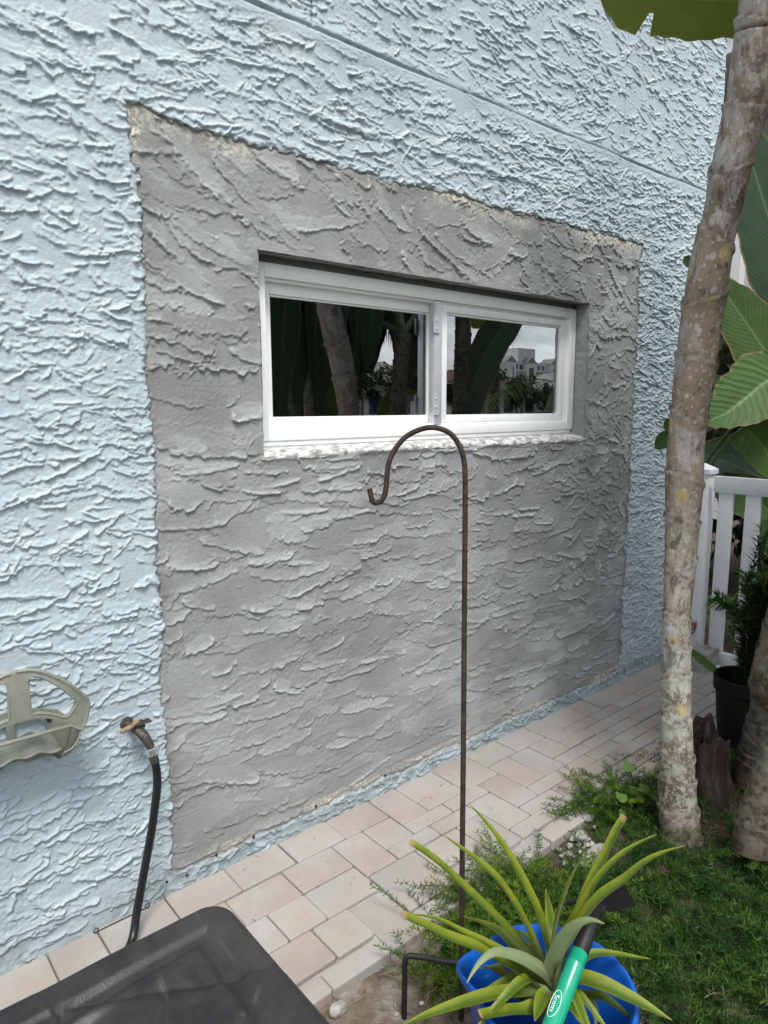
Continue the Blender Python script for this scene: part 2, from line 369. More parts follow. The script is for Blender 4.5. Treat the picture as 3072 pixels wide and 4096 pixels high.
def m_glass():
    g = G('window_glass'); nt = g.nt; nt.nodes.remove(g.b)
    tr = g.n('ShaderNodeBsdfTransparent'); tr.inputs['Color'].default_value = (0.72, 0.78, 0.76, 1)
    gl = g.n('ShaderNodeBsdfGlossy'); gl.inputs['Roughness'].default_value = 0.0
    gl.inputs['Color'].default_value = (0.93, 0.97, 0.98, 1)
    fr = g.n('ShaderNodeFresnel'); fr.inputs['IOR'].default_value = 1.95
    fac = g.math('ADD', g.math('MULTIPLY', fr.outputs['Fac'], 2.2), 0.09, True)
    bp = g.n('ShaderNodeBump', Strength=0.012, Distance=0.01); nt.links.new(g.noise(2.5, 1), bp.inputs['Height'])
    nt.links.new(bp.outputs['Normal'], gl.inputs['Normal'])
    mx = g.n('ShaderNodeMixShader'); nt.links.new(fac, mx.inputs[0])
    nt.links.new(tr.outputs[0], mx.inputs[1]); nt.links.new(gl.outputs[0], mx.inputs[2])
    nt.links.new(mx.outputs[0], g.out.inputs['Surface'])
    return g.m
def m_paver():
    g = G('concrete_paver', 0.88, spec=0.2)
    t = g.attr('tone'); t2 = g.attr('grad')
    c = g.ramp(t, [(0.0, (0.268, 0.262, 0.255)), (0.25, (0.338, 0.328, 0.310)), (0.5, (0.355, 0.328, 0.292)), (0.7, (0.318, 0.272, 0.250)), (0.85, (0.285, 0.232, 0.214)), (1.0, (0.352, 0.342, 0.328))])
    c = g.mix(g.ramp(g.math('ADD', t2, g.math('MULTIPLY', g.noise(9, 5), 0.7)), [(0.55, 0.0), (1.15, 0.85)]), c, g.ramp(g.noise(4, 3), [(0.4, (0.35, 0.347, 0.340)), (0.6, (0.33, 0.275, 0.245))]))
    c = g.mix(g.ramp(g.noise(380, 3, 0.7), [(0.55, 0.0), (0.72, 0.55)]), c, (0.56, 0.525, 0.475))
    c = g.mix(g.ramp(g.noise(300, 2, 0.5), [(0.25, 0.6), (0.42, 0.0)]), c, (0.22, 0.19, 0.17))
    c = g.mix(g.ramp(g.noise(3.5, 6, 0.7), [(0.42, 0.0), (0.72, 0.7)]), c, (0.285, 0.258, 0.228))
    c = g.mix(g.ramp(g.noise(120, 4, 0.7), [(0.5, 0.0), (0.75, 0.35)]), c, (0.27, 0.255, 0.235))
    g.set('Base Color', c)
    g.bump(g.noise(500, 3, 0.7), 0.3, 0.0015); g.bump(g.noise(60, 4), 0.15, 0.003)
    return g.m
def m_soil():
    g = G('sandy_soil', 0.96, spec=0.1)
    f = g.noise(7, 8, 0.65)
    c = g.ramp(f, [(0.34, (0.085, 0.062, 0.045)), (0.5, (0.19, 0.155, 0.12)), (0.62, (0.33, 0.305, 0.27)), (0.75, (0.42, 0.40, 0.37))])
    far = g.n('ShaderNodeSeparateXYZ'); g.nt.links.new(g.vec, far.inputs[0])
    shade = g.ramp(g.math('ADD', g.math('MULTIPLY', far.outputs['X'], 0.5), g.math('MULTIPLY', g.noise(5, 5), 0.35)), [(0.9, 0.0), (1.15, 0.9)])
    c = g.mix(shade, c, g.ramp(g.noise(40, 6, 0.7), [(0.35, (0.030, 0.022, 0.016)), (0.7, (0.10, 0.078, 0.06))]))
    c = g.mix(g.ramp(g.noise(90, 4, 0.7), [(0.6, 0.0), (0.75, 0.6)]), c, (0.40, 0.37, 0.33))
    c = g.mix(g.ramp(g.math('MULTIPLY', far.outputs['Y'], -0.1), [(0.33, 0.0), (0.45, 1.0)]), c, g.ramp(g.noise(0.3, 6), [(0.4, (0.05, 0.075, 0.03)), (0.65, (0.09, 0.11, 0.05))]))
    g.set('Base Color', c); g.bump(g.noise(60, 8, 0.75), 0.7, 0.012)
    return g.m
def m_bark(name, pale=0.5, green=0.4, zlo=0.1, zhi=1.5, dim=1.0):
    g = G(name, 0.85, spec=0.15)
    v = g.scale((1, 1, 0.55))
    sep = g.n('ShaderNodeSeparateXYZ'); g.nt.links.new(g.vec, sep.inputs[0])
    hgt = g.n('ShaderNodeMapRange'); g.nt.links.new(sep.outputs['Z'], hgt.inputs[0])
    hgt.inputs[1].default_value = zlo; hgt.inputs[2].default_value = zhi; H = hgt.outputs[0]
    c = g.ramp(g.noise(6, 7, 0.62, v), [(0.3, (0.150, 0.112, 0.080)), (0.5, (0.265, 0.208, 0.155)), (0.72, (0.335, 0.275, 0.215))])
    c = g.mix(g.ramp(g.noise(9, 6, 0.6, v, 0.6), [(0.505, 0.0), (0.535, 0.8)]), c, g.ramp(g.noise(45, 5, 0.7), [(0.35, (0.27, 0.25, 0.235)), (0.65, (0.40, 0.385, 0.365))]))
    for sc_, r1 in ((17, 0.20), (34, 0.24), (70, 0.26)):
        c = g.mix(g.ramp(g.math('ADD', g.vor(sc_, g.scale((1, 1, 0.7))), g.math('MULTIPLY', g.noise(80, 3), 0.12)), [(r1, 0.75), (r1 + 0.04, 0.0)]), c, (0.43, 0.41, 0.385))
    low = g.math('SUBTRACT', 1.0, H, True)
    base_dark = g.math('MULTIPLY', g.ramp(g.math('ADD', sep.outputs['Z'], g.math('MULTIPLY', g.noise(9, 6, 0.7), 0.55)), [(0.40, 1.0), (0.85, 0.0)]), 0.85)
    c = g.mix(base_dark, c, g.ramp(g.noise(30, 5), [(0.35, (0.050, 0.036, 0.026)), (0.65, (0.125, 0.092, 0.068))]))
    li = g.ramp(g.noise(33, 8, 0.74, None, 0.5), [(0.47, 0.0), (0.505, 1.0)])
    sp = g.ramp(g.vor(55), [(0.22, 1.0), (0.30, 0.0)])
    li = g.math('MULTIPLY', g.math('MAXIMUM', li, g.math('MULTIPLY', sp, 0.8)), g.math('SUBTRACT', 1.0, g.math('MULTIPLY', base_dark, 0.5)))
    c = g.mix(g.math('MULTIPLY', li, g.math('MULTIPLY', low, pale * 1.35, True)), c, g.ramp(g.noise(14, 5), [(0.4, (0.53, 0.525, 0.45)), (0.6, (0.39, 0.435, 0.37))]))
    dk = g.ramp(g.noise(13, 9, 0.76, g.scale((1, 1, 0.7)), 0.4), [(0.54, 0.0), (0.575, 1.0)])
    c = g.mix(g.math('MULTIPLY', dk, 0.6), c, (0.032, 0.025, 0.019))
    ye = g.ramp(g.math('ADD', g.vor(8), g.math('MULTIPLY', g.noise(38, 5, 0.7), 0.22)), [(0.27, 1.0), (0.34, 0.0)])
    c = g.mix(g.math('MULTIPLY', ye, green * 0.65), c, (0.42, 0.35, 0.14))
    c = g.mix(g.ramp(g.noise(90, 5, 0.7, g.scale((1, 1, 0.25))), [(0.52, 0.0), (0.7, 0.45)]), c, (0.10, 0.078, 0.06))
    foot = g.ramp(g.math('ADD', sep.outputs['Z'], g.math('MULTIPLY', g.noise(14, 5), 0.12)), [(0.10, 0.75), (0.2, 0.0)])
    c = g.mix(foot, c, (0.12, 0.085, 0.06))
    c = g.mix(g.math('MULTIPLY', g.attr('collar'), g.ramp(g.noise(50, 4), [(0.4, 0.1), (0.6, 0.75)])), c, (0.40, 0.37, 0.33))
    c = g.mix(g.math('MULTIPLY', g.attr('scar'), 0.85), c, (0.055, 0.042, 0.032))
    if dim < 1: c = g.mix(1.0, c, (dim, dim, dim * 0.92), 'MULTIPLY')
    g.set('Base Color', c)
    g.bump(g.noise(40, 7, 0.7, g.scale((1, 1, 0.35))), 0.45, 0.006); g.bump(li, 0.3, 0.002)
    return g.m
def m_leaf(name, top, under, trans, veins=55.0, tfac=0.3, rough=0.42, vb=0.5, vmix=0.14):
    """paddle leaf: side veins from UV (u across -1..1 stored 0..1, v along)"""
    g = G(name, rough, spec=0.4)
    uv = g.n('ShaderNodeSeparateXYZ'); g.nt.links.new(g.tc.outputs['UV'], uv.inputs[0])
    au = g.math('ABSOLUTE', g.math('SUBTRACT', g.math('MULTIPLY', uv.outputs['X'], 2.0), 1.0))
    ph = g.math('MULTIPLY', g.math('SUBTRACT', uv.outputs['Y'], g.math('MULTIPLY', au, 0.18)), veins * 6.283)
    vein = g.math('ADD', g.math('MULTIPLY', g.math('SINE', ph), 0.5), 0.5)
    fine = g.math('ADD', g.math('MULTIPLY', g.math('SINE', g.math('MULTIPLY', ph, 4.0)), 0.5), 0.5)
    n = g.noise(7, 5)
    ct = g.ramp(n, [(0.3, tuple(x * 0.75 for x in top)), (0.7, tuple(x * 1.2 for x in top))])
    cu = g.ramp(n, [(0.3, tuple(x * 0.8 for x in under)), (0.7, tuple(x * 1.15 for x in under))])
    geo = g.n('ShaderNodeNewGeometry')
    c = g.mix(geo.outputs['Backfacing'], ct, cu)
    c = g.mix(g.math('MULTIPLY', g.math('POWER', vein, 6.0), vmix), c, tuple(min(1, x * 1.7 + 0.015) for x in top))
    c = g.mix(g.ramp(au, [(0.015, 0.8), (0.05, 0.0)]), c, tuple(min(1, x * 2.2 + 0.03) for x in top))
    c = g.mix(g.ramp(g.math('ADD', au, g.math('MULTIPLY', g.noise(30, 4), 0.08)), [(0.985, 0.0), (1.03, 0.85)]), c, (0.20, 0.13, 0.055))
    g.set('Base Color', c); g.set('Roughness', g.ramp(g.noise(20, 3), [(0.3, rough - 0.08), (0.7, rough + 0.12)]))
    g.bump(g.math('ADD', vein, g.math('MULTIPLY', fine, 0.35)), vb, 0.004)
    g.translucent(g.mix(0.5, ct, trans), tfac)
    return g.m
def m_strap(name, top, under, tfac=0.25, dry=False):
    g = G(name, 0.42, spec=0.4)
    uv = g.n('ShaderNodeSeparateXYZ'); g.nt.links.new(g.tc.outputs['UV'], uv.inputs[0])
    fib = g.noise(1.0, 5, 0.6, g.scale((60, 3, 1), g.tc.outputs['UV']))
    mot = g.noise(26, 5)
    ct = g.mix(g.ramp(fib, [(0.35, 0.0), (0.65, 1.0)]), tuple(x * 0.8 for x in top), tuple(min(1, x * 1.2) for x in top))
    ed = g.math('ABSOLUTE', g.math('SUBTRACT', g.math('MULTIPLY', uv.outputs['X'], 2.0), 1.0))
    ct = g.mix(g.ramp(g.math('ADD', g.math('MULTIPLY', ed, 0.5), g.math('MULTIPLY', mot, 0.8)), [(0.45, 0.0), (0.85, 0.7)]), ct, (0.235, 0.262, 0.020) if not dry else (0.32, 0.2, 0.08))
    cu = g.mix(g.ramp(fib, [(0.35, 0.0), (0.65, 1.0)]), tuple(x * 0.85 for x in under), under)
    geo = g.n('ShaderNodeNewGeometry')
    c = g.mix(geo.outputs['Backfacing'], ct, cu)
    c = g.mix(g.ramp(uv.outputs['Y'], [(0.0, 0.65), (0.22, 0.0)]), c, (0.25, 0.29, 0.15))
    tip = g.ramp(g.math('ADD', uv.outputs['Y'], g.math('MULTIPLY', g.math('SUBTRACT', g.noise(40, 3), 0.5), 0.08)), [(0.955, 0.0), (0.985, 0.9)])
    c = g.mix(tip, c, (0.34, 0.22, 0.11))
    g.set('Base Color', c); g.bump(fib, 0.25, 0.002)
    g.translucent(g.mix(0.5, ct, (0.40, 0.45, 0.05)), tfac)
    return g.m
def m_fern(name, a, b, tf=0.3):
    g = G(name, 0.55, spec=0.25)
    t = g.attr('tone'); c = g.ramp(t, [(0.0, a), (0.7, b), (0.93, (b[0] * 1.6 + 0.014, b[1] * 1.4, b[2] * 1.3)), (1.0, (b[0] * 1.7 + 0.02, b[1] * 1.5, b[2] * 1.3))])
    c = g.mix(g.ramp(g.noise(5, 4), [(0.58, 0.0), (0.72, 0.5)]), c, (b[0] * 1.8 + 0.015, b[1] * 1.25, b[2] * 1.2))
    g.set('Base Color', c); g.translucent(c, tf)
    return g.m
def m_foliage(name, a, b):
    g = G(name, 0.6, spec=0.2)
    c = g.ramp(g.noise(1.3, 5, 0.7), [(0.3, a), (0.7, b)]); g.set('Base Color', c); g.translucent(c, 0.25)
    return g.m

M = dict(
    paint=m_paint(), cement=m_cement(), mortar=m_mortar(), vinyl=m_vinyl(), glass=m_glass(), paver=m_paver(), soil=m_soil(),
    fence=m_vinyl('white_fence_vinyl', (0.66, 0.68, 0.69), 0.4),
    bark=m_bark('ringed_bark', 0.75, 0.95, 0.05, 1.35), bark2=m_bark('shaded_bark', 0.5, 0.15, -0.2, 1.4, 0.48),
    steel=plain('satin_aluminium', (0.56, 0.58, 0.60), 0.42, 0.06, 20, 0.5, 0, 0.35),
    screw=plain('bright_screw', (0.62, 0.62, 0.6), 0.25, 0.1, 200, 0.5, 0, 0.9),
    room=plain('dark_room', (0.028, 0.030, 0.034), 0.9, 0.2, 3, 0.1),
    rust=plain('rusted_iron', (0.042, 0.027, 0.021), 0.72, 0.5, 60, 0.3, 0.5, 0.3),
    blackiron=plain('black_iron', (0.018, 0.017, 0.017), 0.6, 0.4, 60, 0.35, 0.3, 0.2),
    hose=plain('black_rubber', (0.010, 0.010, 0.012), 0.38, 0.3, 40, 0.4),
    brass=plain('weathered_brass', (0.085, 0.076, 0.066), 0.55, 0.5, 90, 0.4, 0.5, 0.6),
    lever=plain('rusty_lever', (0.25, 0.19, 0.125), 0.6, 0.4, 70, 0.3, 0.3, 0.1),
    nut=plain('zinc_nut', (0.62, 0.63, 0.64), 0.3, 0.1, 60, 0.5, 0, 0.8),
    hanger=None, black=plain('black_plastic', (0.012, 0.012, 0.014), 0.5, 0.3, 30, 0.35, 0.2),
    blue=None, green=plain('green_enamel', (0.006, 0.255, 0.150), 0.22, 0.06, 30, 0.5),
    grip=plain('black_socket', (0.012, 0.011, 0.011), 0.45, 0.3, 60, 0.4),
    blade=plain('black_blade', (0.006, 0.006, 0.007), 0.5, 0.3, 60, 0.25),
    white=plain('white_print', (0.72, 0.80, 0.76), 0.4, 0.05, 60),
    red=plain('red_cap', (0.42, 0.012, 0.03), 0.35, 0.1, 60), grey=plain('grey_plastic', (0.34, 0.35, 0.34), 0.5, 0.1, 60),
    stone=plain('limestone', (0.32, 0.31, 0.285), 0.9, 0.35, 30, 0.15, 0.6),
    concrete=plain('rough_concrete', (0.30, 0.295, 0.28), 0.92, 0.35, 22, 0.15, 0.6),
    twig=plain('dry_twig', (0.20, 0.155, 0.11), 0.9, 0.5, 20, 0.1),
    timber=plain('weathered_timber', (0.12, 0.10, 0.075), 0.9, 0.4, 30, 0.1, 0.4),
    lizard=plain('brown_lizard_skin', (0.085, 0.07, 0.052), 0.6, 0.35, 200, 0.3, 0.3),
    shrub=m_foliage('dark_shrub_leaf', (0.012, 0.024, 0.010), (0.035, 0.060, 0.022)),
    shoot=m_foliage('fresh_shoot_leaf', (0.060, 0.125, 0.030), (0.11, 0.20, 0.045)),
    far_green=m_foliage('far_tree_leaf', (0.020, 0.036, 0.016), (0.055, 0.080, 0.032)),
    far_trunk=plain('far_trunk', (0.16, 0.13, 0.10), 0.9, 0.3, 3),
    house_white=plain('white_render', (0.62, 0.61, 0.60), 0.8, 0.08, 1.0, 0.2),
    house_pink=plain('pale_render', (0.56, 0.53, 0.55), 0.8, 0.06, 0.3, 0.2),
    tan=plain('tan_render', (0.27, 0.225, 0.18), 0.85, 0.12, 2, 0.2),
    roof=plain('grey_roof', (0.22, 0.215, 0.21), 0.8, 0.2, 2, 0.2), redroof=plain('maroon_roof', (0.085, 0.050, 0.046), 0.8, 0.25, 2, 0.2),
    dark_glass=plain('far_glass', (0.03, 0.05, 0.07), 0.12, 0.2, 1, 0.5),
    boat=plain('gelcoat', (0.74, 0.76, 0.78), 0.25, 0.05, 3, 0.5),
    frond=m_foliage('palm_frond', (0.022, 0.045, 0.012), (0.055, 0.085, 0.022)),
    paddle=m_leaf('paddle_leaf', (0.040, 0.082, 0.016), (0.055, 0.080, 0.022), (0.16, 0.24, 0.02), 34, 0.22, 0.40, 0.25),
    paddle_olive=m_leaf('olive_paddle_leaf', (0.050, 0.078, 0.010), (0.052, 0.072, 0.011), (0.14, 0.18, 0.012), 22, 0.28, 0.45, 0.35),
    paddle_dark=m_leaf('dark_paddle_leaf', (0.022, 0.050, 0.020), (0.026, 0.052, 0.022), (0.06, 0.12, 0.02), 44, 0.10, 0.36, 0.10, 0.06),
    pleat=m_leaf('pleated_leaf', (0.050, 0.105, 0.022), (0.11, 0.15, 0.09), (0.14, 0.25, 0.03), 18, 0.25, 0.4, 0.9, 0.3),
    ear=m_leaf('elephant_ear_leaf', (0.052, 0.120, 0.010), (0.060, 0.125, 0.014), (0.20, 0.36, 0.02), 9, 0.42, 0.4, 0.35, 0.0),
    agave=m_strap('grey_green_strap', (0.075, 0.125, 0.065), (0.13, 0.17, 0.11), 0.1),
    pine=m_strap('pineapple_leaf', (0.064, 0.118, 0.012), (0.22, 0.27, 0.14), 0.2),
    pine_dark=m_strap('old_pineapple_leaf', (0.15, 0.17, 0.030), (0.25, 0.24, 0.12), 0.2, True),
    stalk=plain('green_stalk', (0.050, 0.085, 0.018), 0.45, 0.3, 20, 0.35),
    fern=m_fern('fern_needle', (0.006, 0.027, 0.006), (0.030, 0.088, 0.015)),
    fern_bright=m_fern('bright_fern_needle', (0.032, 0.080, 0.009), (0.085, 0.165, 0.020), 0.35),
)
def m_hanger():
    g = G('aged_translucent_plastic', 0.5, spec=0.35)
    c = g.ramp(g.noise(9, 6, 0.65), [(0.3, (0.215, 0.230, 0.190)), (0.55, (0.285, 0.298, 0.255)), (0.75, (0.34, 0.352, 0.31))])
    c = g.mix(g.ramp(g.noise(70, 5, 0.7), [(0.56, 0.0), (0.7, 0.6)]), c, (0.14, 0.13, 0.10))
    g.set('Base Color', c); g.bump(g.noise(120, 4), 0.15, 0.002); g.translucent(c, 0.22)
    return g.m
M['hanger'] = m_hanger()
def m_blue():
    g = G('blue_bucket_plastic', 0.34, spec=0.45)
    c = g.ramp(g.noise(10, 4), [(0.3, (0.005, 0.088, 0.42)), (0.7, (0.008, 0.115, 0.52))])
    scr = g.ramp(g.noise(1.0, 6, 0.7, g.scale((14, 14, 90))), [(0.66, 0.0), (0.74, 0.5)])
    c = g.mix(scr, c, (0.22, 0.36, 0.70)); g.set('Base Color', c); g.translucent((0.01, 0.16, 0.75), 0.08)
    return g.m
M['blue'] = m_blue()
def m_lid():
    g = G('grained_black_lid', 0.55, spec=0.35)
    d = g.ramp(g.noise(5, 7, 0.68), [(0.4, 0.0), (0.75, 0.75)])
    c = g.mix(d, (0.017, 0.016, 0.018), (0.062, 0.058, 0.057))
    c = g.mix(g.ramp(g.noise(2.0, 6, 0.6, g.scale((14, 2, 1))), [(0.6, 0.0), (0.72, 0.4)]), c, (0.12, 0.115, 0.11))
    g.set('Base Color', c); g.set('Roughness', g.ramp(d, [(0.0, 0.42), (1.0, 0.7)]))
    g.bump(g.vor(300), 0.2, 0.0015); g.bump(g.noise(90, 4), 0.12, 0.002)
    return g.m
M['lid'] = m_lid()
def m_pot():
    g = G('woven_black_plastic', 0.6, (0.0045, 0.0045, 0.006), 0.22)
    w = g.n('ShaderNodeTexWave', wave_type='BANDS', bands_direction='Z'); w.inputs['Scale'].default_value = 34
    w.inputs['Distortion'].default_value = 1.2; w.inputs['Detail Scale'].default_value = 3
    g.nt.links.new(g.vec, w.inputs['Vector']); g.bump(w.outputs['Fac'], 0.35, 0.004)
    return g.m
M['pot'] = m_pot()
def m_stump():
    g = G('rotten_stump', 0.95, spec=0.1)
    f = g.noise(12, 8, 0.7, g.scale((3, 3, 0.5)))
    c = g.ramp(f, [(0.35, (0.018, 0.014, 0.012)), (0.55, (0.055, 0.043, 0.035)), (0.75, (0.13, 0.10, 0.075))])
    c = g.mix(g.ramp(g.math('ADD', g.attr('bare'), g.math('MULTIPLY', g.noise(26, 6, 0.7), 0.9)), [(1.05, 0.0), (1.3, 0.9)]), c, g.ramp(f, [(0.3, (0.15, 0.10, 0.065)), (0.7, (0.27, 0.20, 0.135))]))
    g.set('Base Color', c); g.bump(f, 0.9, 0.02)
    return g.m
M['stump'] = m_stump()
def m_water():
    g = G('canal_water', 0.06, (0.035, 0.055, 0.055), 0.5)
    g.bump(g.noise(1.4, 5, 0.6), 0.25, 0.08)
    return g.m
M['water'] = m_water()

# ------------------------------------------------------------------ house wall: trowelled stucco relief built stroke by stroke
RES = 0.003
X0, X1, Z0, Z1 = -1.0, 4.095, -0.03, 4.7
NX, NZ = int((X1 - X0) / RES) + 1, int((Z1 - Z0) / RES) + 1
xs = X0 + np.arange(NX, dtype=np.float32) * RES
zs = Z0 + np.arange(NZ, dtype=np.float32) * RES
XX, ZZ = np.meshgrid(xs, zs)
NB1 = 0.5 * vnoise(900, 900, 13, 18) + 0.6 * vnoise(900, 900, 5.2, 6.5)
NB2 = vnoise(900, 900, 2.5, 3.0)
NB3 = vnoise(900, 900, 44, 80)
def strokes(h, tone, n, xr, zr, La, Lb, ang, th, rag=0.55, lip=0.6, flat=0.8, rampk=0.5, lw=0.0029):
    for _ in range(n):
        cx, cz = rng.uniform(*xr), rng.uniform(*zr)
        a = rng.uniform(*La); b = rng.uniform(*Lb) * (0.75 + 0.5 * rng.random()); t = th[0] + (th[1] - th[0]) * rng.random() ** 1.5
        an = ang(cx, cz); ca, sa = math.cos(an), math.sin(an)
        rx, rz = abs(a * ca) + abs(b * sa), abs(a * sa) + abs(b * ca)
        i0, i1 = int((cx - rx * 1.3 - X0) / RES), int((cx + rx * 1.3 - X0) / RES)
        j0, j1 = int((cz - rz * 1.4 - Z0) / RES), int((cz + rz * 1.4 - Z0) / RES)
        i0, j0, i1, j1 = max(i0, 0), max(j0, 0), min(i1, NX), min(j1, NZ)
        if i1 - i0 < 4 or j1 - j0 < 4: continue
        dx = (xs[i0:i1] - cx)[None, :]; dz = (zs[j0:j1] - cz)[:, None]
        u = (dx * ca + dz * sa) / a; v = (dz * ca - dx * sa) / b
        o, p = rng.integers(0, 900 - (j1 - j0)), rng.integers(0, 900 - (i1 - i0))
        n1 = NB1[o:o + j1 - j0, p:p + i1 - i0]; n2 = NB2[o:o + j1 - j0, p:p + i1 - i0]
        n3 = NB3[o:o + j1 - j0, p:p + i1 - i0]
        v = v + 0.55 * n3
        s = 0.9 - u ** 4 - v * v + 1.35 * rag * n1 + 0.62 * rag * n2
        m = s > 0
        if m.sum() < 12: continue
        H = h[j0:j1, i0:i1]
        base = H[m].mean()
        lo = np.clip(0.5 - 0.5 * v, 0, 1)
        low = np.clip((lo - 0.35) / 0.25, 0, 1)
        new = base * flat + H * (1 - flat) * 0.6 + t * (0.12 + rampk * lo ** 2) + lip * t * np.exp(-((s * b * 0.5 - lw * 0.9) / lw) ** 2) * low * (0.75 + 0.9 * n1 + 0.3 * n2)
        w = np.where(v > 0.1, np.clip(s / 0.45, 0, 1), np.clip(s / 0.06, 0, 1)) * m
        h[j0:j1, i0:i1] = H * (1 - w) + new * w
        if tone is not None:
            T = tone[j0:j1, i0:i1]; k = rng.uniform(0, 1); ww = w * 0.85
            tone[j0:j1, i0:i1] = T * (1 - ww) + k * ww
h_blue = np.zeros((NZ, NX), np.float32)
wob = lambda s: (lambda x, z: rng.normal(0.0, s))
strokes(h_blue, None, 4600, (X0, X1), (Z0, 2.66), (0.025, 0.09), (0.008, 0.020), wob(0.2), (0.0022, 0.0056), 0.75, 0.9)
strokes(h_blue, None, 6500, (X0, X1), (Z0, 2.66), (0.010, 0.04), (0.004, 0.010), wob(0.45), (0.0018, 0.0046), 0.9, 0.9)
strokes(h_blue, None, 7500, (X0, X1), (2.64, Z1), (0.016, 0.06), (0.005, 0.012), wob(0.28), (0.0020, 0.0050), 0.85, 0.9)
strokes(h_blue, None, 5200, (2.3, X1), (Z0, 2.66), (0.012, 0.05), (0.004, 0.010), wob(0.35), (0.0020, 0.0048), 0.85, 0.9)
h_blue -= blur(blur(h_blue, 20), 20)
h_blue *= 1.12
h_blue += 0.0016 * vnoise(NZ, NX, 1.7, 2.0) * np.clip(0.3 + vnoise(NZ, NX, 16, 22), 0, 1)
h_blue += 0.0009 * vnoise(NZ, NX, 3, 4) * (0.4 + 0.6 * vnoise(NZ, NX, 40, 60)) + 0.0035 * vnoise(NZ, NX, 130, 170)
# old ragged ridge line and the floor-line groove, and vertical seams
rl = 2.402 + 0.012 * vnoise(1, NX, 40, 60)[0] + 0.006 * vnoise(1, NX, 9, 9)[0] + np.clip(xs - 2.0, 0, 9) * 0.030
rw = 0.5 + 0.5 * vnoise(1, NX, 30, 40)[0]
h_blue += 0.007 * np.exp(-((ZZ - rl) / 0.009) ** 2) * rw * (xs > 0.85)
h_blue -= 0.003 * np.exp(-((ZZ - rl + 0.018) / 0.010) ** 2) * rw * (xs > 0.85)
gl = 2.650 + 0.006 * np.clip(xs - 1, 0, 9) + 0.004 * vnoise(1, NX, 60, 60)[0]
gd = (ZZ - gl)
flatband = np.exp(-((gd + 0.012) / 0.034) ** 4)
h_blue = h_blue * (1 - 0.75 * flatband) + 0.0025 * (gd > 0) * np.exp(-(gd / 0.05) ** 2)
groove = np.exp(-(gd / 0.0050) ** 2)
h_blue -= 0.0062 * groove * np.clip(0.75 + 0.7 * vnoise(1, NX, 60, 70)[0], 0.25, 1.2)
seams = np.zeros_like(h_blue)
for sx in (1.335, 3.107):
    wx = sx + 0.004 * vnoise(1, NZ, 50, 50)[0][:, None]
    seams += np.exp(-((XX - wx) / 0.0045) ** 2) * (ZZ > 2.66)
h_blue -= 0.006 * seams
# cement patch
h_pat = np.zeros((NZ, NX), np.float32); tone = np.full((NZ, NX), 0.5, np.float32)
def pang(x, z):
    top = min(1.0, max(0.0, (z - 1.55) / 0.5))
    left = 1.0 if x < 1.9 else 0.5
    return rng.normal(-0.38 * top * left, 0.16 + 0.42 * top * (1.0 if x > 1.5 else 0.35))
strokes(h_pat, tone, 520, (0.65, 3.45), (0.0, 2.4), (0.08, 0.21), (0.028, 0.060), pang, (0.0012, 0.0032), 0.40, 0.8, 0.92, 0.40, 0.0045)
strokes(h_pat, tone, 300, (0.7, 3.4), (1.25, 2.35), (0.05, 0.17), (0.020, 0.045), pang, (0.0022, 0.0052), 0.50, 1.2, 0.93, 0.45, 0.0050)
strokes(h_pat, tone, 330, (0.7, 3.4), (0.30, 1.40), (0.03, 0.12), (0.012, 0.028), wob(0.13), (0.0018, 0.0040), 0.45, 1.5, 0.95, 0.25, 0.0042)
strokes(h_pat, tone, 240, (2.75, 3.4), (0.3, 2.3), (0.02, 0.08), (0.010, 0.026), wob(0.7), (0.0022, 0.0055), 0.6, 1.2, 0.93, 0.40, 0.0045)
strokes(h_pat, None, 700, (0.65, 3.45), (0.0, 2.4), (0.008, 0.035), (0.004, 0.010), wob(0.5), (0.0008, 0.0028), 0.9, 0.8, 0.98, 0.4, 0.0030)
strokes(h_pat, tone, 50, (0.7, 3.4), (0.02, 0.5), (0.12, 0.3), (0.04, 0.07), wob(0.12), (0.0008, 0.0020), 0.3, 0.6, 0.96, 0.3, 0.0045)
strokes(h_pat, tone, 150, (0.7, 3.4), (0.08, 0.6), (0.04, 0.15), (0.012, 0.03), wob(0.14), (0.0012, 0.0028), 0.4, 1.5, 0.96, 0.25, 0.0042)
h_pat -= blur(blur(h_pat, 30), 30)
lipmap = np.clip((h_pat - blur(h_pat, 6)) / 0.0022 - 0.35, 0, 1)  # raised lips, made paler in the tone as painted light on their tops
h_pat *= 1.0
for kz in range(12):
    zl = 0.10 + 0.2 * kz + 0.003 * vnoise(1, NX, 90, 90)[0][None, :]; fade = np.clip(0.25 + vnoise(NZ, NX, 70, 130), 0, 1)
    h_pat -= 0.0011 * np.exp(-((ZZ - zl) / 0.0045) ** 2) * fade
    for kx in range(8):
        xl = 0.78 + 0.4 * kx + (0.2 if kz % 2 else 0.0)
        h_pat -= 0.0010 * np.exp(-((XX - xl) / 0.0045) ** 2) * ((ZZ > zl) & (ZZ < zl + 0.2)) * fade
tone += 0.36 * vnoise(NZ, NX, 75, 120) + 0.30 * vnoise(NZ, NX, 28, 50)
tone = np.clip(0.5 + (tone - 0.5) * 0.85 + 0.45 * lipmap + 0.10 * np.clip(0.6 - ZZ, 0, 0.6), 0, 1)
h_pat += 0.0010 * vnoise(NZ, NX, 2.3, 2.3) * np.clip(0.35 + vnoise(NZ, NX, 25, 35), 0, 1) + 0.003 * vnoise(NZ, NX, 100, 130)
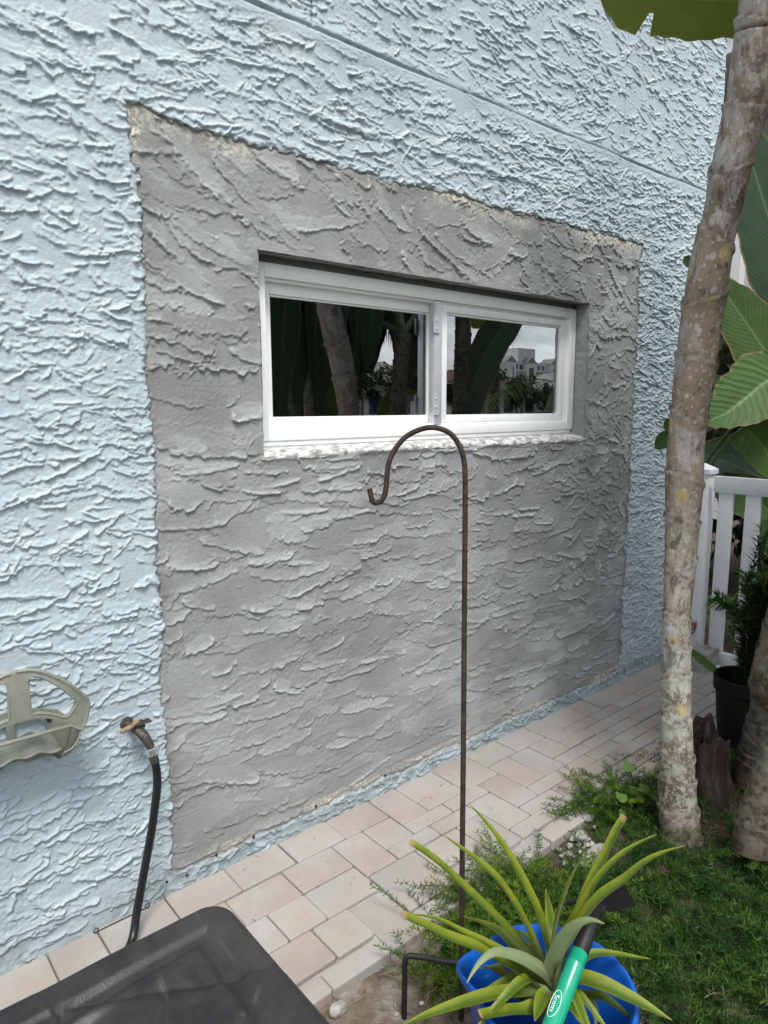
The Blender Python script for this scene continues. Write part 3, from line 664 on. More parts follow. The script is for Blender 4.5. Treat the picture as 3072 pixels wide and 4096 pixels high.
# outline of the patch, with torn edges
eL = 0.765 - 0.020 * np.clip((ZZ - 2.13) / 0.008, 0, 1) - 0.010 * (2.26 - ZZ) / 2.2 + 0.009 * vnoise(NZ, NX, 60, 300) + 0.007 * vnoise(NZ, NX, 14, 30) + 0.008 * vnoise(NZ, NX, 4, 6)
eR = 3.315 + 0.016 * vnoise(NZ, NX, 24, 200) + 0.010 * vnoise(NZ, NX, 6, 9)
eT = 2.262 + 0.014 * (XX - 0.77) + 0.014 * np.clip((0.86 - XX) / 0.09, 0, 1) + 0.010 * vnoise(NZ, NX, 200, 50) + 0.008 * vnoise(NZ, NX, 20, 14) + 0.007 * vnoise(NZ, NX, 5, 5)
eB = 0.062 + 0.010 * vnoise(NZ, NX, 100, 30) + 0.006 * vnoise(NZ, NX, 6, 7)
dE = np.minimum(np.minimum(XX - eL, eR - XX), np.minimum(eT - ZZ, ZZ - eB))
mask = dE > 0
rim = np.exp(-(dE / 0.012) ** 2)
blend = np.clip(dE / 0.02, 0, 1)
hp = h_pat * (0.35 + 0.65 * blend) - 0.002
hb = h_blue + 0.0035 * np.exp(-(dE / 0.02) ** 2) * (~mask)
height = np.where(mask, hp, hb).astype(np.float32)
height -= 0.004 * np.exp(-(dE / 0.006) ** 2)
top_d = eT - ZZ
streak = vnoise(NZ, NX, 14, 5) * 0.5 + vnoise(NZ, NX, 40, 45)
bare_top = np.clip((0.042 - np.abs(top_d - 0.022)) / 0.03, 0, 1) * np.clip(0.38 + 0.9 * vnoise(NZ, NX, 90, 70) + 0.5 * streak, 0, 1)
bare_top *= np.where((XX > 1.12) & (XX < 1.55), 0.15, 1.0)
bare_bot = np.clip((0.026 - np.abs(ZZ - 0.074)) / 0.014, 0, 1) * np.clip(0.55 + 0.8 * vnoise(NZ, NX, 30, 60), 0, 1) * (XX > 0.72)
bare_left = np.clip((0.03 - np.abs(XX - eL - 0.008)) / 0.02, 0, 1) * np.clip(ZZ - 2.12, 0, 0.1) * 10
bare = np.maximum.reduce([bare_top, bare_bot, bare_left]) * mask
edge_p = np.clip(1.0 - dE / 0.045, 0, 1) ** 1.3 * (0.55 + 0.45 * vnoise(NZ, NX, 30, 30)) * np.where(ZZ < 0.16, 0.25, 1.0)
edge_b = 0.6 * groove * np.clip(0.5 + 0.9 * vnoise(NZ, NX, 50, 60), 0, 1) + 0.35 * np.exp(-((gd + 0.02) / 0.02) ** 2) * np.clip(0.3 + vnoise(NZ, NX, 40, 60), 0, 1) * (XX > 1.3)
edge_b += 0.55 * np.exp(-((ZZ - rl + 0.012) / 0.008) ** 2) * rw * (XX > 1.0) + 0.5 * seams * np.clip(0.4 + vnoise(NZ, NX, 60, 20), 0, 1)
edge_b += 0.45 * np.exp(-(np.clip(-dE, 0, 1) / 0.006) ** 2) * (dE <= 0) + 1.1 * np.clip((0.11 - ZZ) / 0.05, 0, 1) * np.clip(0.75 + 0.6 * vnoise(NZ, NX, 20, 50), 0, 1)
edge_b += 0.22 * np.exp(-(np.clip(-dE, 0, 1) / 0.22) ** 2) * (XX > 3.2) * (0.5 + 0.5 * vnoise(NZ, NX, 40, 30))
edge_b += 0.16 * np.clip(vnoise(NZ, NX, 170, 60) + 0.6 * vnoise(NZ, NX, 60, 14), 0, 1) + 0.5 * np.clip(-h_blue / 0.004 - 0.6, 0, 0.6)  # mottled dirt, plus relief shade painted into the stucco hollows
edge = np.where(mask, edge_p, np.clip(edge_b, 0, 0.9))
bare = np.where(mask, bare, 0.4 * np.exp(-((XX - 1.22) / 0.10) ** 2 - ((ZZ - 2.58) / 0.05) ** 2))
# window opening: calm the relief next to it
WX0, WX1, WZ0, WZ1 = 1.118, 2.884, 1.338, 1.972
dW = np.maximum(np.maximum(WX0 - XX, XX - WX1), np.maximum(WZ0 - ZZ, ZZ - WZ1))
calm = np.clip(dW / 0.03, 0, 1)
height = np.where(dW < 0.03, height * (0.35 + 0.65 * calm), height)
ix = np.concatenate([np.arange(0, int((0.14 - X0) / RES), 3), np.arange(int((0.14 - X0) / RES), NX)])
iz = np.concatenate([np.arange(0, int((3.72 - Z0) / RES)), np.arange(int((3.72 - Z0) / RES), NZ, 3)])
def opening(a, lo, hi): return int(round((lo - a) / RES)), int(round((hi - a) / RES))
gi = np.ix_(iz, ix)
hh, mk, dw = height[gi], mask[gi], dW[gi]
XG, ZG = XX[gi], ZZ[gi]
nz_, nx_ = hh.shape
V = np.stack([XG, -hh, ZG], -1).reshape(-1, 3)
idx = np.arange(nz_ * nx_, dtype=np.int32).reshape(nz_, nx_)
quads = np.stack([idx[:-1, :-1], idx[:-1, 1:], idx[1:, 1:], idx[1:, :-1]], -1).reshape(-1, 4)
mc = (mk[:-1, :-1].astype(np.int8) + mk[1:, 1:] + mk[:-1, 1:] + mk[1:, :-1]).reshape(-1) >= 2
inside = (np.maximum(dw[:-1, :-1], dw[1:, 1:]) <= 1e-4).reshape(-1)
def sub(sel):
    q = quads[sel]; used, inv = np.unique(q, return_inverse=True)
    return V[used], inv.reshape(-1, 4).astype(np.int32), used
house = empty('house', (1.5, 0.4, 0), 'pale blue stucco house wall with a grey cement patch round a white window', 'house')
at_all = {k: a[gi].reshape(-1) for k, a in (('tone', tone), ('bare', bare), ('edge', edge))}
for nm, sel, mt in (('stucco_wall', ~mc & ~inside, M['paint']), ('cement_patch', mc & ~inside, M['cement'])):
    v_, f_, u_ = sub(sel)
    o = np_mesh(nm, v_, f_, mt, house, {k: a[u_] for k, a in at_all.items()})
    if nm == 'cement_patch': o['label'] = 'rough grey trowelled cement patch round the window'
def wavy(name, P00, P10, P11, P01, nu, nv, amp, mt, parent, attrs=None, seed=1):
    r = np.random.default_rng(seed)
    u = np.linspace(0, 1, nu)[None, :, None]; v = np.linspace(0, 1, nv)[:, None, None]
    P00, P10, P11, P01 = [np.array(p, float) for p in (P00, P10, P11, P01)]
    P = (P00 * (1 - u) + P10 * u) * (1 - v) + (P01 * (1 - u) + P11 * u) * v
    nrm = np.cross(P10 - P00, P01 - P00); nrm /= np.linalg.norm(nrm)
    nn = amp * (0.6 * vnoise(nv, nu, 9, 14, r) + 0.4 * vnoise(nv, nu, 3, 3, r))
    P = P + nrm * nn[..., None]
    i = np.arange(nu * nv).reshape(nv, nu)
    q = np.stack([i[:-1, :-1], i[:-1, 1:], i[1:, 1:], i[1:, :-1]], -1).reshape(-1, 4)
    n = nu * nv
    return P.reshape(-1, 3), q, {'tone': 0.35 + 0.25 * r.random(n), 'edge': np.full(n, 0.0), 'bare': np.zeros(n)}
def reveal(name, pts, nu, nv, amp, mt, seed, dark=0.0):
    P, q, a = wavy(name, *pts, nu, nv, amp, mt, house, seed=seed)
    a['edge'] += dark
    return np_mesh(name, P, q, mt, house, a)
D = 0.075
reveal('window_head', [(WX0 - .003, -.002, WZ1 - .003), (WX1 + .003, -.002, WZ1), (WX1 + .003, D, WZ1 + .004), (WX0 - .003, D, WZ1 + .002)], 260, 14, 0.004, M['cement'], 3, 0.1)
reveal('window_jamb', [(WX1 - .004, .0, WZ0 - .02), (WX1 - .004, .0, WZ1 + .004), (WX1 - .010, D, WZ1 + .004), (WX1 - .010, D, WZ0 - .02)], 110, 14, 0.005, M['cement'], 4)
reveal('window_jamb', [(WX0 + .004, D, WZ0 - .02), (WX0 + .004, D, WZ1 + .004), (WX0 + .001, .0, WZ1 + .004), (WX0 + .001, .0, WZ0 - .02)], 110, 14, 0.003, M['cement'], 5)
# rough white mortar sill, a lumpy ledge with a ragged lip
nu, nv = 420, 26
u = np.linspace(0, 1, nu); lipn = vnoise(1, nu, 30, 26)[0] * 0.5 + vnoise(1, nu, 9, 8)[0] * 0.3 + vnoise(1, nu, 3, 3)[0] * 0.2
prof = np.array([(0.075, 1.368), (0.035, 1.361), (0.008, 1.354), (0.001, 1.350), (-0.003, 1.345), (-0.003, 1.338), (0.0, 1.333), (0.007, 1.326)])
pv = np.stack([np.interp(np.linspace(0, 7, nv), np.arange(8), prof[:, k]) for k in (0, 1)], -1)
f = np.clip((0.04 - pv[:, 0]) / 0.06, 0, 1)[:, None]
bump2 = 0.0032 * vnoise(nv, nu, 3.5, 6) + 0.0014 * vnoise(nv, nu, 1.7, 2.2)
SY = pv[:, 0:1] - f * (0.010 * lipn[None, :]) - bump2 * f
SZ = pv[:, 1:2] + f * (0.009 * vnoise(1, nu, 9, 50)[0][None, :] + 0.010 * lipn[None, :] * (pv[:, 1:2] < 1.345)) + bump2 + 0.006 * (u[None, :] - 0.5)
SX = np.broadcast_to(1.104 + (2.896 - 1.104) * u[None, :], SY.shape)
i = np.arange(nu * nv).reshape(nv, nu)
o = np_mesh('window_sill', np.stack([SX, SY, SZ], -1).reshape(-1, 3), np.stack([i[:-1, :-1], i[1:, :-1], i[1:, 1:], i[:-1, 1:]], -1).reshape(-1, 4), M['mortar'], house)
o['label'] = 'ragged white mortar ledge under the window'
# wall body behind the relief, far corner return, roof slab above the picture, dark room behind the glass
b = MB()
b.box((X1 - 0.22, 0.03, -0.1), (X1 - 0.004, 8.0, Z1 + 0.9)); b.box((-3.0, 0.03, -0.1), (X0, 0.25, Z1 + 0.9))
b.box((-3.0, 0.012, Z1 - 0.05), (X1 - 0.004, 0.25, Z1 + 0.9)).build('side_wall', M['paint'], house, False)
b = MB(); b.box((-3.3, -0.30, Z1 + 0.88), (X1 + 0.3, 8, Z1 + 1.0)).build('roof', M['roof'], house, False)
b = MB()
for a_, c_ in (((1.0, 2.4, 0.9), (3.2, 2.44, 2.6)), ((0.96, 0.14, 0.9), (1.0, 2.44, 2.6)), ((3.2, 0.14, 0.9), (3.24, 2.44, 2.6)),
               ((0.96, 0.14, 0.86), (3.24, 2.44, 0.9)), ((0.96, 0.14, 2.6), (3.24, 2.44, 2.64))): b.box(a_, c_)
b.box((0.96, 0.13, 0.86), (1.13, 0.17, 2.64)); b.box((2.87, 0.13, 0.86), (3.24, 0.17, 2.64)); b.box((1.13, 0.13, 0.86), (2.87, 0.17, 1.375)); b.box((1.13, 0.13, 1.945), (2.87, 0.17, 2.64))
b.build('dark_interior', M['room'], house, False)

# ------------------------------------------------------------------ window
def ring(mb, x0, x1, z0, z1, w, y0, y1, bev=0.003, wl=None, wr=None, wt=None, wb=None):
    wl, wr, wt, wb = wl or w, wr or w, wt or w, wb or w
    mb.box((x0, y0, z0), (x0 + wl, y1, z1), bev); mb.box((x1 - wr, y0, z0), (x1, y1, z1), bev)
    mb.box((x0 + wl + .0004, y0 + .0006, z1 - wt), (x1 - wr - .0004, y1, z1), bev); mb.box((x0 + wl + .0004, y0 + .0006, z0), (x1 - wr - .0004, y1, z0 + wb), bev)
bead = MB(); bead.box((1.12, 0.0745, 1.9512), (2.876, 0.135, 1.982)); bead.box((2.8665, 0.0745, 1.33), (2.892, 0.135, 1.982)); bead.build('mortar_bead', M['cement'], house)
f = MB()
ring(f, 1.130, 2.866, 1.388, 1.951, 0.040, 0.058, 0.130, 0.004, wl=0.044, wr=0.046, wt=0.044, wb=0.038)
ring(f, 1.1745, 2.8195, 1.4265, 1.9065, 0.008, 0.072, 0.128, 0.002)
f.box((1.140, 0.0635, 1.371), (2.858, 0.128, 1.3875), 0.003); f.box((1.146, 0.068, 1.358), (2.852, 0.128, 1.3705), 0.002)
win = f.build('window', M['vinyl'], house); win['label'] = 'white vinyl sliding window with two dark panes'
s = MB(); ring(s, 1.1835, 1.972, 1.4355, 1.8985, 0.030, 0.100, 0.127, 0.003, wt=0.036, wb=0.024); ring(s, 1.2140, 1.9415, 1.460, 1.862, 0.006, 0.107, 0.126, 0.0015)
s.build('fixed_sash', M['vinyl'], win)
s = MB(); ring(s, 1.978, 2.8105, 1.4355, 1.8985, 0.030, 0.076, 0.112, 0.003, wl=0.036, wt=0.030, wb=0.022); ring(s, 2.0145, 2.780, 1.458, 1.868, 0.008, 0.083, 0.110, 0.0015, wl=0.004)
s.build('sliding_sash', M['vinyl'], win)
MB().box((1.2135, 0.114, 1.459), (1.944, 0.118, 1.8635)).build('glass_pane', M['glass'], win, False)
MB().box((2.0135, 0.092, 1.4575), (2.7805, 0.096, 1.8685)).build('glass_pane', M['glass'], win, False)
MB().box((1.934, 0.0655, 1.428), (1.9760, 0.096, 1.905), 0.002).build('meeting_stile', M['steel'], win)
for za, zb in ((1.783, 1.846), (1.466, 1.545)):
    br = MB()
    c_ = [(1.922, 0.0, zb), (1.958, 0.0, zb), (1.958, 0.0, za + .006), (1.954, 0.0, za), (1.926, 0.0, za), (1.922, 0.0, za + .006)]
    br.prism([[(x, 0.060, z) for x, _, z in c_]], (0, 1, 0), 0.005)
    for zz in (zb - 0.015, zb - 0.047):
        br.lathe((1.939, 0.060, zz), [(0.0052, 0.0), (0.0048, 0.002), (0.003, 0.0032)], 14, (0, -1, 0))
    br.build('bracket', M['steel'], win)
for xx in (1.20, 2.80):
    MB().box((xx - 0.019, 0.0622, 1.3755), (xx + 0.019, 0.064, 1.3815), 0.001).build('weep_cover', M['vinyl'], win)
for x_, z_ in ((0.731, 0.050), (0.796, 0.041), (0.899, 0.064), (1.036, 0.066), (1.29, 0.075), (1.62, 0.072)):
    MB().lathe((x_, -0.001, z_), [(0.0045, -0.003), (0.004, 0.002), (0.002, 0.003)], 10, (0, -1, 0)).build('anchor_hole_disc', M['rust'], house)  # small dark discs standing for drill holes in the wall base

# ------------------------------------------------------------------ ground, paved path
def graded(a, b, fine_a, fine_b, st):
    core = np.arange(fine_a, fine_b + 1e-6, st); out = [core]
    left = fine_a - np.geomspace(st, max(fine_a - a, st * 2), 40)[::1]; rgt = fine_b + np.geomspace(st, max(b - fine_b, st * 2), 40)
    return np.concatenate([left[::-1], core, rgt])
gx = graded(-300, 420, 0.3, 4.6, 0.02); gy = graded(-420, 120, -2.4, -0.45, 0.02)
GX, GY = np.meshgrid(gx, gy)
nn = 0.5 * vnoise(len(gy), len(gx), 14, 14) + 0.3 * vnoise(len(gy), len(gx), 5, 5) + 0.2 * vnoise(len(gy), len(gx), 2, 2)
GZ = -0.032 + 0.012 * nn - 0.008 * np.exp(-((GY + 0.62) / 0.04) ** 2) * (GX < 3.8)
GZ = np.where((GY < -8.6) & (GY > -36), -2.4, GZ)
i = np.arange(GX.size).reshape(GX.shape)
o = np_mesh('ground', np.stack([GX, GY, GZ], -1).reshape(-1, 3), np.stack([i[:-1, :-1], i[:-1, 1:], i[1:, 1:], i[1:, :-1]], -1).reshape(-1, 4), M['soil'])
tag(o, 'sandy brown soil beside the path', 'ground', None, 'structure')
# pavers: 74.5 mm module, packed greedily
U = 0.0675; NXU, NYU = 71, 9; PX0 = -0.9
occ = np.zeros((NYU, NXU), bool); blocks = []
sizes = [((3, 3), 1), ((3, 2), 6), ((2, 3), 6), ((2, 2), 5)]
pr_ = random.Random(5)
for ci in range(NXU):
    for rj in range(NYU):
        if occ[rj, ci]: continue
        opts = []
        for (w_, d_), k in sizes:
            if ci + w_ <= NXU and rj + d_ <= NYU and not occ[rj:rj + d_, ci:ci + w_].any(): opts += [(w_, d_)] * k
        w_, d_ = pr_.choice(opts) if opts else (1, 1)
        while not opts and ci + w_ < NXU and w_ < 3 and not occ[rj, ci + w_]: w_ += 1
        if not opts and w_ == 1:
            while rj + d_ < NYU and d_ < 3 and not occ[rj + d_, ci]: d_ += 1
        occ[rj:rj + d_, ci:ci + w_] = True; blocks.append((ci, rj, w_, d_))
PV, PF, TA, GA = [], [], [], []
for ci, rj, w_, d_ in blocks:
    x0, x1 = PX0 + ci * U + 0.0017, PX0 + (ci + w_) * U - 0.0017
    y1, y0 = 0.004 - rj * U - 0.0017, 0.004 - (rj + d_) * U + 0.0017
    outer = rj + d_ == NYU
    dz = pr_.gauss(0, 0.0010) - (0.003 + pr_.random() * 0.006 if outer and pr_.random() < 0.8 else 0)
    tx, ty = pr_.gauss(0, 0.004), pr_.gauss(0, 0.004) + (0.02 if outer else 0)
    sh = (pr_.gauss(0, 0.0012), pr_.gauss(0, 0.0015) - (0.006 if outer else 0)); t = pr_.random(); ga = pr_.random() * 6.28
    o_ = len(PV); cx, cy = (x0 + x1) / 2, (y0 + y1) / 2; c_ = 0.006
    def octo(ins, z):
        L = []
        for sx, sy in ((-1, -1), (1, -1), (1, 1), (-1, 1)):
            xa, ya = (x1 - ins if sx > 0 else x0 + ins), (y1 - ins if sy > 0 else y0 + ins)
            p, q = (xa - sx * c_, ya), (xa, ya - sy * c_)
            L += [p, q] if sx * sy < 0 else [q, p]
        return [(px + sh[0], py + sh[1], z + dz + (px - cx) * tx + (py - cy) * ty) for px, py in L]
    rings = [octo(0.0, -0.06), octo(0.0, -0.0050), octo(0.0012, -0.0015), octo(0.0038, 0.0)]
    for r_ in rings:
        for p in r_:
            PV.append(p); TA.append(t)
            GA.append(0.5 + 0.5 * ((p[0] - cx) / (x1 - x0) * math.cos(ga) + (p[1] - cy) / (y1 - y0) * math.sin(ga)) * 1.4)
    for k in range(3):
        for j in range(8): PF.append((o_ + k * 8 + j, o_ + k * 8 + (j + 1) % 8, o_ + (k + 1) * 8 + (j + 1) % 8, o_ + (k + 1) * 8 + j))
    PF.append(tuple(o_ + 24 + j for j in range(8)))
me = bpy.data.meshes.new('paved_path'); me.from_pydata(PV, [], PF); me.update()
for k, a in (('tone', TA), ('grad', GA)): me.attributes.new(k, 'FLOAT', 'POINT').data.foreach_set('value', a)
tag(link('paved_path', me, M['paver'], None, False), 'narrow path of peach and grey concrete pavers along the wall', 'path', None, 'structure')
sand = MB().box((PX0 - 0.3, -0.585, -0.05), (3.84, 0.02, -0.014)).build('path_bed', M['concrete'], None, False)
tag(sand, 'sand bed in the paver joints', 'path bed', None, 'structure')
water = np_mesh('water', [(-300, -36.2, -1.25), (400, -36.2, -1.25), (400, -8.4, -1.25), (-300, -8.4, -1.25)], np.array([[0, 1, 2, 3]]), M['water'])
tag(water, 'canal water', 'water', None, 'structure')

# ------------------------------------------------------------------ generic plant builders
def paddle(mid, hw, N, nst=44, nac=7, fold=0.25, wave=0.0, wfreq=9.0, blunt=0.0, tears=(), heart=False, edge_noise=0.03, seed=0, curl=0.0):
    """broad leaf along the midrib points mid; hw half width; N = hint for the upper side."""
    r = np.random.default_rng(seed); P = catmull(mid, nst); N0 = Vector(N).normalized()
    V, UV = [], []; na = 2 * nac + 1
    sL, sR = r.uniform(0, 6, 2)
    for i in range(nst):
        v = i / (nst - 1); T = (P[min(i + 1, nst - 1)] - P[max(i - 1, 0)]).normalized()
        S = N0.cross(T).normalized(); Nn = T.cross(S).normalized()
        if heart: w = math.sqrt(max(0.0, 1 - v)) * (0.75 + 0.5 * v) * min(1, 0.72 + v * 3)
        else:
            w = min(1.0, (math.sin(math.pi * min(1, v * 0.94 + 0.035)) ** 0.55) * (1.0 if v < 0.55 else 1 - blunt * 0 - 0.28 * ((v - 0.55) / 0.45) ** 2))
            if blunt and v > 0.6: w = max(w, 1 - ((v - 0.6) / 0.4) ** 4) * (1 if v < 0.999 else 0.02)
        for k in range(na):
            a = (k - nac) / nac; side = 1 if a > 0 else -1
            e = 1 + edge_noise * math.sin(v * 23 + (sL if side > 0 else sR)) + edge_noise * 0.6 * math.sin(v * 57 + sL * 2)
            ww = hw * w * abs(a) * e; shift = 0.0
            for (tv, ts, td, tg) in tears:
                if side == ts and abs(a) > td:
                    d = v - tv
                    if abs(d) < 0.16: shift += tg * (1 if d > 0 else -1) * (abs(a) - td) / (1 - td) * (1 - abs(d) / 0.16)
            lift = fold * ww + wave * hw * a * a * math.sin(wfreq * 6.283 * (v - abs(a) * 0.18) + sL) - curl * ww * ww / hw
            back = (-0.28 * hw * w * abs(a) * max(0, 0.35 - v) / 0.35) if heart else 0
            V.append(P[i] + S * (ww * side) + Nn * lift + T * (shift + back)); UV.append(((a + 1) / 2, v))
    i = np.arange(nst * na).reshape(nst, na)
    Fq = np.stack([i[:-1, :-1], i[1:, :-1], i[1:, 1:], i[:-1, 1:]], -1); keep = np.ones(Fq.shape[:2], bool)
    for (tv, ts, td, tg) in tears:
        st_ = min(nst - 2, int(tv * (nst - 1)))
        for k in range(na - 1):
            am = (k + 0.5 - nac) / nac
            if am * ts > td: keep[st_, k] = False
    return np.array([p[:] for p in V]), Fq[keep], np.array(UV)
def leaf_obj(name, parent, mt, rib=True, ribr=0.006, **kw):
    V, F, UV = paddle(**kw); o = np_mesh(name, V, F, mt, parent, None, UV)
    return o
def strap(mid, hw, N, nst=60, fold=0.35, serr=0.0, taper=1.0, cut=False, base=0.75):
    P = catmull(mid, nst); N0 = Vector(N).normalized(); V, UV = [], []
    for i in range(nst):
        v = i / (nst - 1); T = (P[min(i + 1, nst - 1)] - P[max(i - 1, 0)]).normalized()
        S = N0.cross(T).normalized(); Nn = T.cross(S).normalized()
        w = hw * ((base + (1 - base) * min(1, v * 4)) * ((1 - v ** 2.6) if not cut else (1 - 0.35 * v ** 2)) + 0.02)
        tooth = serr * (1 if i % 2 else -0.3)
        for a in (-1, -0.9, -0.45, 0, 0.45, 0.9, 1):
            e = w * a + (tooth if abs(a) == 1 else 0) * (1 if a > 0 else -1)
            V.append(P[i] + S * e + Nn * (fold * w * abs(a) ** 1.6)); UV.append(((a + 1) / 2, v))
    i = np.arange(nst * 7).reshape(nst, 7)
    return np.array([p[:] for p in V]), np.stack([i[:-1, :-1], i[1:, :-1], i[1:, 1:], i[:-1, 1:]], -1).reshape(-1, 4), np.array(UV)
def ringed_trunk(name, data, mt, parent, rings=0.17, n=56, seed=1, amp=0.13, foot=1.0):
    pts, rad = data; r = random.Random(seed); m = 320
    order = pts if pts[0][2] < pts[-1][2] else pts[::-1]; rr = rad if pts[0][2] < pts[-1][2] else rad[::-1]
    P = catmull(order, m); zz = [Vector(p).z for p in order]
    z0, z1 = P[0].z, P[-1].z; marks = [z0 + 0.05]
    while marks[-1] < z1: marks.append(marks[-1] + rings * (0.55 + 0.45 * min(1, (marks[-1] - z0) / 1.0)) * r.uniform(0.75, 1.25))
    tilt = [r.uniform(0, 6.28) for _ in marks]; ta = [r.uniform(0.006, 0.034) for _ in marks]; V, sc, co = [], [], []
    for i, p in enumerate(P):
        T = (P[min(i + 1, m - 1)] - P[max(i - 1, 0)]).normalized()
        u = Vector((1, 0, 0)); u = (u - T * u.dot(T)).normalized(); w = T.cross(u)
        base = float(np.interp(p.z, zz, rr))
        for k in range(n):
            a = 6.2832 * k / n; bulge = 0.0; dark = 0.0; pale_ = 0.0
            for mz, tl, tz in zip(marks, tilt, ta):
                cz = mz + tz * (abs(math.sin((a - tl) / 2)) * 2 - 1); d = p.z - cz
                if -0.16 < d < 0.04:
                    if d < 0: bulge += amp * math.exp(d / 0.05) * (0.35 + 0.65 * (d > -0.012)) 
                    else: bulge -= amp * 0.5 * math.exp(-d / 0.012)
                    dark = max(dark, math.exp(-((d - 0.003) / 0.0065) ** 2) * (0.65 + 0.45 * math.sin(3 * a + tl) * math.sin(7 * a + 2 * tl))); pale_ = max(pale_, math.exp(-((d + 0.012) / 0.009) ** 2) * (0.6 + 0.4 * math.sin(2 * a - tl)))
            bulge += 0.03 * math.sin(2 * a + p.z * 5 + seed) + 0.018 * math.sin(5 * a - p.z * 17)
            V.append(p + (u * math.cos(a) + w * math.sin(a)) * base * (1 + bulge)); sc.append(dark); co.append(pale_)
    i = np.arange(m * n).reshape(m, n); j = np.roll(i, -1, 1)
    F = np.stack([i[:-1], j[:-1], j[1:], i[1:]], -1).reshape(-1, 4)
    return np_mesh(name, [p[:] for p in V], F, mt, parent, {'scar': sc, 'collar': co})
def frond(base, tip, droop, nl=44, ll=0.42, lw=0.014, seed=0, spread=1.0):
    r = np.random.default_rng(seed); B, Tp = Vector(base), Vector(tip)
    mid = (B + Tp) / 2 + Vector((0, 0, droop)); P = catmull([B, mid, Tp], nl); V, F = [], []
    for i in range(nl):
        T = (P[min(i + 1, nl - 1)] - P[max(i - 1, 0)]).normalized(); S = T.cross(Vector((0, 0, 1))).normalized(); v = i / (nl - 1)
        w = 0.010 * (1 - 0.8 * v); o = len(V)
        V += [P[i] - S * w, P[i] + S * w, P[i] - Vector((0, 0, w))]
        if i: F += [(o - 3, o - 2, o + 1, o), (o - 2, o - 1, o + 2, o + 1), (o - 1, o - 3, o, o + 2)]
    for i in range(3, nl):
        T = (P[min(i + 1, nl - 1)] - P[max(i - 1, 0)]).normalized(); S = T.cross(Vector((0, 0, 1))).normalized(); v = i / (nl - 1)
        L = ll * (0.35 + 0.65 * math.sin(math.pi * min(1, v * 0.85 + 0.12)))
        for sd in (-1, 1):
            d = (S * sd * spread + T * (0.45 + 0.5 * v) + Vector((0, 0, r.uniform(-0.25, 0.15)))).normalized(); q = P[i]; o = len(V)
            e1 = q + d * L * 0.55 - Vector((0, 0, 0.06 * L)); e2 = q + d * L - Vector((0, 0, 0.34 * L * r.uniform(0.6, 1.5)))
            up_ = d.cross(S * sd).normalized() if d.cross(S).length > 1e-3 else Vector((0, 0, 1)); sdv = T * lw
            V += [q - sdv * .5, q + sdv * .5, e1 - sdv, e1 + sdv, e2]; F += [(o, o + 1, o + 3, o + 2), (o + 2, o + 3, o + 4)]
    q4 = np.array([f_ for f_ in F if len(f_) == 4]); q3 = np.array([f_ for f_ in F if len(f_) == 3])
    return np.array([p[:] for p in V]), [q4, q3]
def crown_cards(c, rad, n, size, seed):
    r = np.random.default_rng(seed); k = max(5, n // 90)
    cl = r.normal(0, 1, (k, 3)); cl /= np.linalg.norm(cl, axis=1)[:, None]; cl *= (0.35 + 0.6 * r.random((k, 1)))
    pick = r.integers(0, k, n); p = cl[pick] + r.normal(0, 0.2, (n, 3)); p = p * np.array(rad) + np.array(c)
    a, b_ = r.normal(0, 1, (n, 3)), r.normal(0, 1, (n, 3)); a /= np.linalg.norm(a, axis=1)[:, None]
    b_ -= a * (a * b_).sum(1)[:, None]; b_ /= np.linalg.norm(b_, axis=1)[:, None]; s_ = size * r.uniform(0.5, 1.3, (n, 1))
    V = np.stack([p - a * s_, p - b_ * s_ * .45, p + a * s_, p + b_ * s_ * .45], 1).reshape(-1, 3)
    return V, np.arange(4 * n).reshape(n, 4)

# ------------------------------------------------------------------ main tree (ringed trunk) and its leaves
tree = empty('bird_of_paradise_tree', MAIN_TRUNK[0][-1], 'tall ringed lichen spotted trunk between the cement wall and the white gate', 'tree', 'giant bird of paradise trees')
ringed_trunk('trunk', MAIN_TRUNK, M['bark'], tree, 0.17, seed=3)
leaf_obj('leaf', tree, M['paddle_olive'], mid=TOP_LEAF, hw=0.165, N=(0.35, 0.25, 1.0), fold=0.10, wave=0.012, blunt=1.0, tears=[(0.72, 1, 0.45, 0.02), (0.72, -1, 0.45, 0.02), (0.35, 1, 0.75, 0.012)], seed=4, edge_noise=0.02)
crown = Vector(MAIN_TRUNK[0][0]) + Vector((0.1, 0, 0.35))
MB().tube(catmull([MAIN_TRUNK[0][0], crown, crown + Vector((0.02, -0.02, 0.5))], 10), [0.055 - 0.003 * k for k in range(10)], 16).build('leaf_sheath', M['stalk'], tree)
def crown_leaves(root, c, n, length, seed, mt, zmin=0.1, az=(0, 6.28), w=0.24, elev=(0.25, 1.2)):
    r = random.Random(seed)
    for k in range(n):
        a = az[0] + (az[1] - az[0]) * (k + r.random() * 0.7) / n; e = r.uniform(*elev); L = length * r.uniform(0.8, 1.15)
        d = Vector((math.cos(a) * math.cos(e), math.sin(a) * math.cos(e), math.sin(e)))
        p0 = Vector(c); p1 = p0 + d * L * 0.45; p2 = p0 + d * L * 0.75 + Vector((0, 0, -0.05 * L)); h_ = Vector((math.cos(a), math.sin(a), 0))
        p3 = p2 + h_ * L * 0.35 + Vector((0, 0, 0.12 * L * math.sin(e) - 0.06 * L)); p4 = p3 + h_ * L * 0.3 + Vector((0, 0, -0.22 * L))
        MB().tube(catmull([p0, p1], 8), [0.022 - 0.001 * j for j in range(8)], 8).build('petiole', M['stalk'], root)
        leaf_obj('leaf', root, mt, mid=[p1, p2, p3, p4], hw=w * r.uniform(0.85, 1.15), N=(-h_.x * 0.6, -h_.y * 0.6, 1.0), fold=0.22, wave=0.05, wfreq=7, seed=seed * 31 + k,
                 tears=[(r.uniform(.3, .6), 1, 0.3, 0.03), (r.uniform(.4, .8), -1, 0.2, 0.04)])
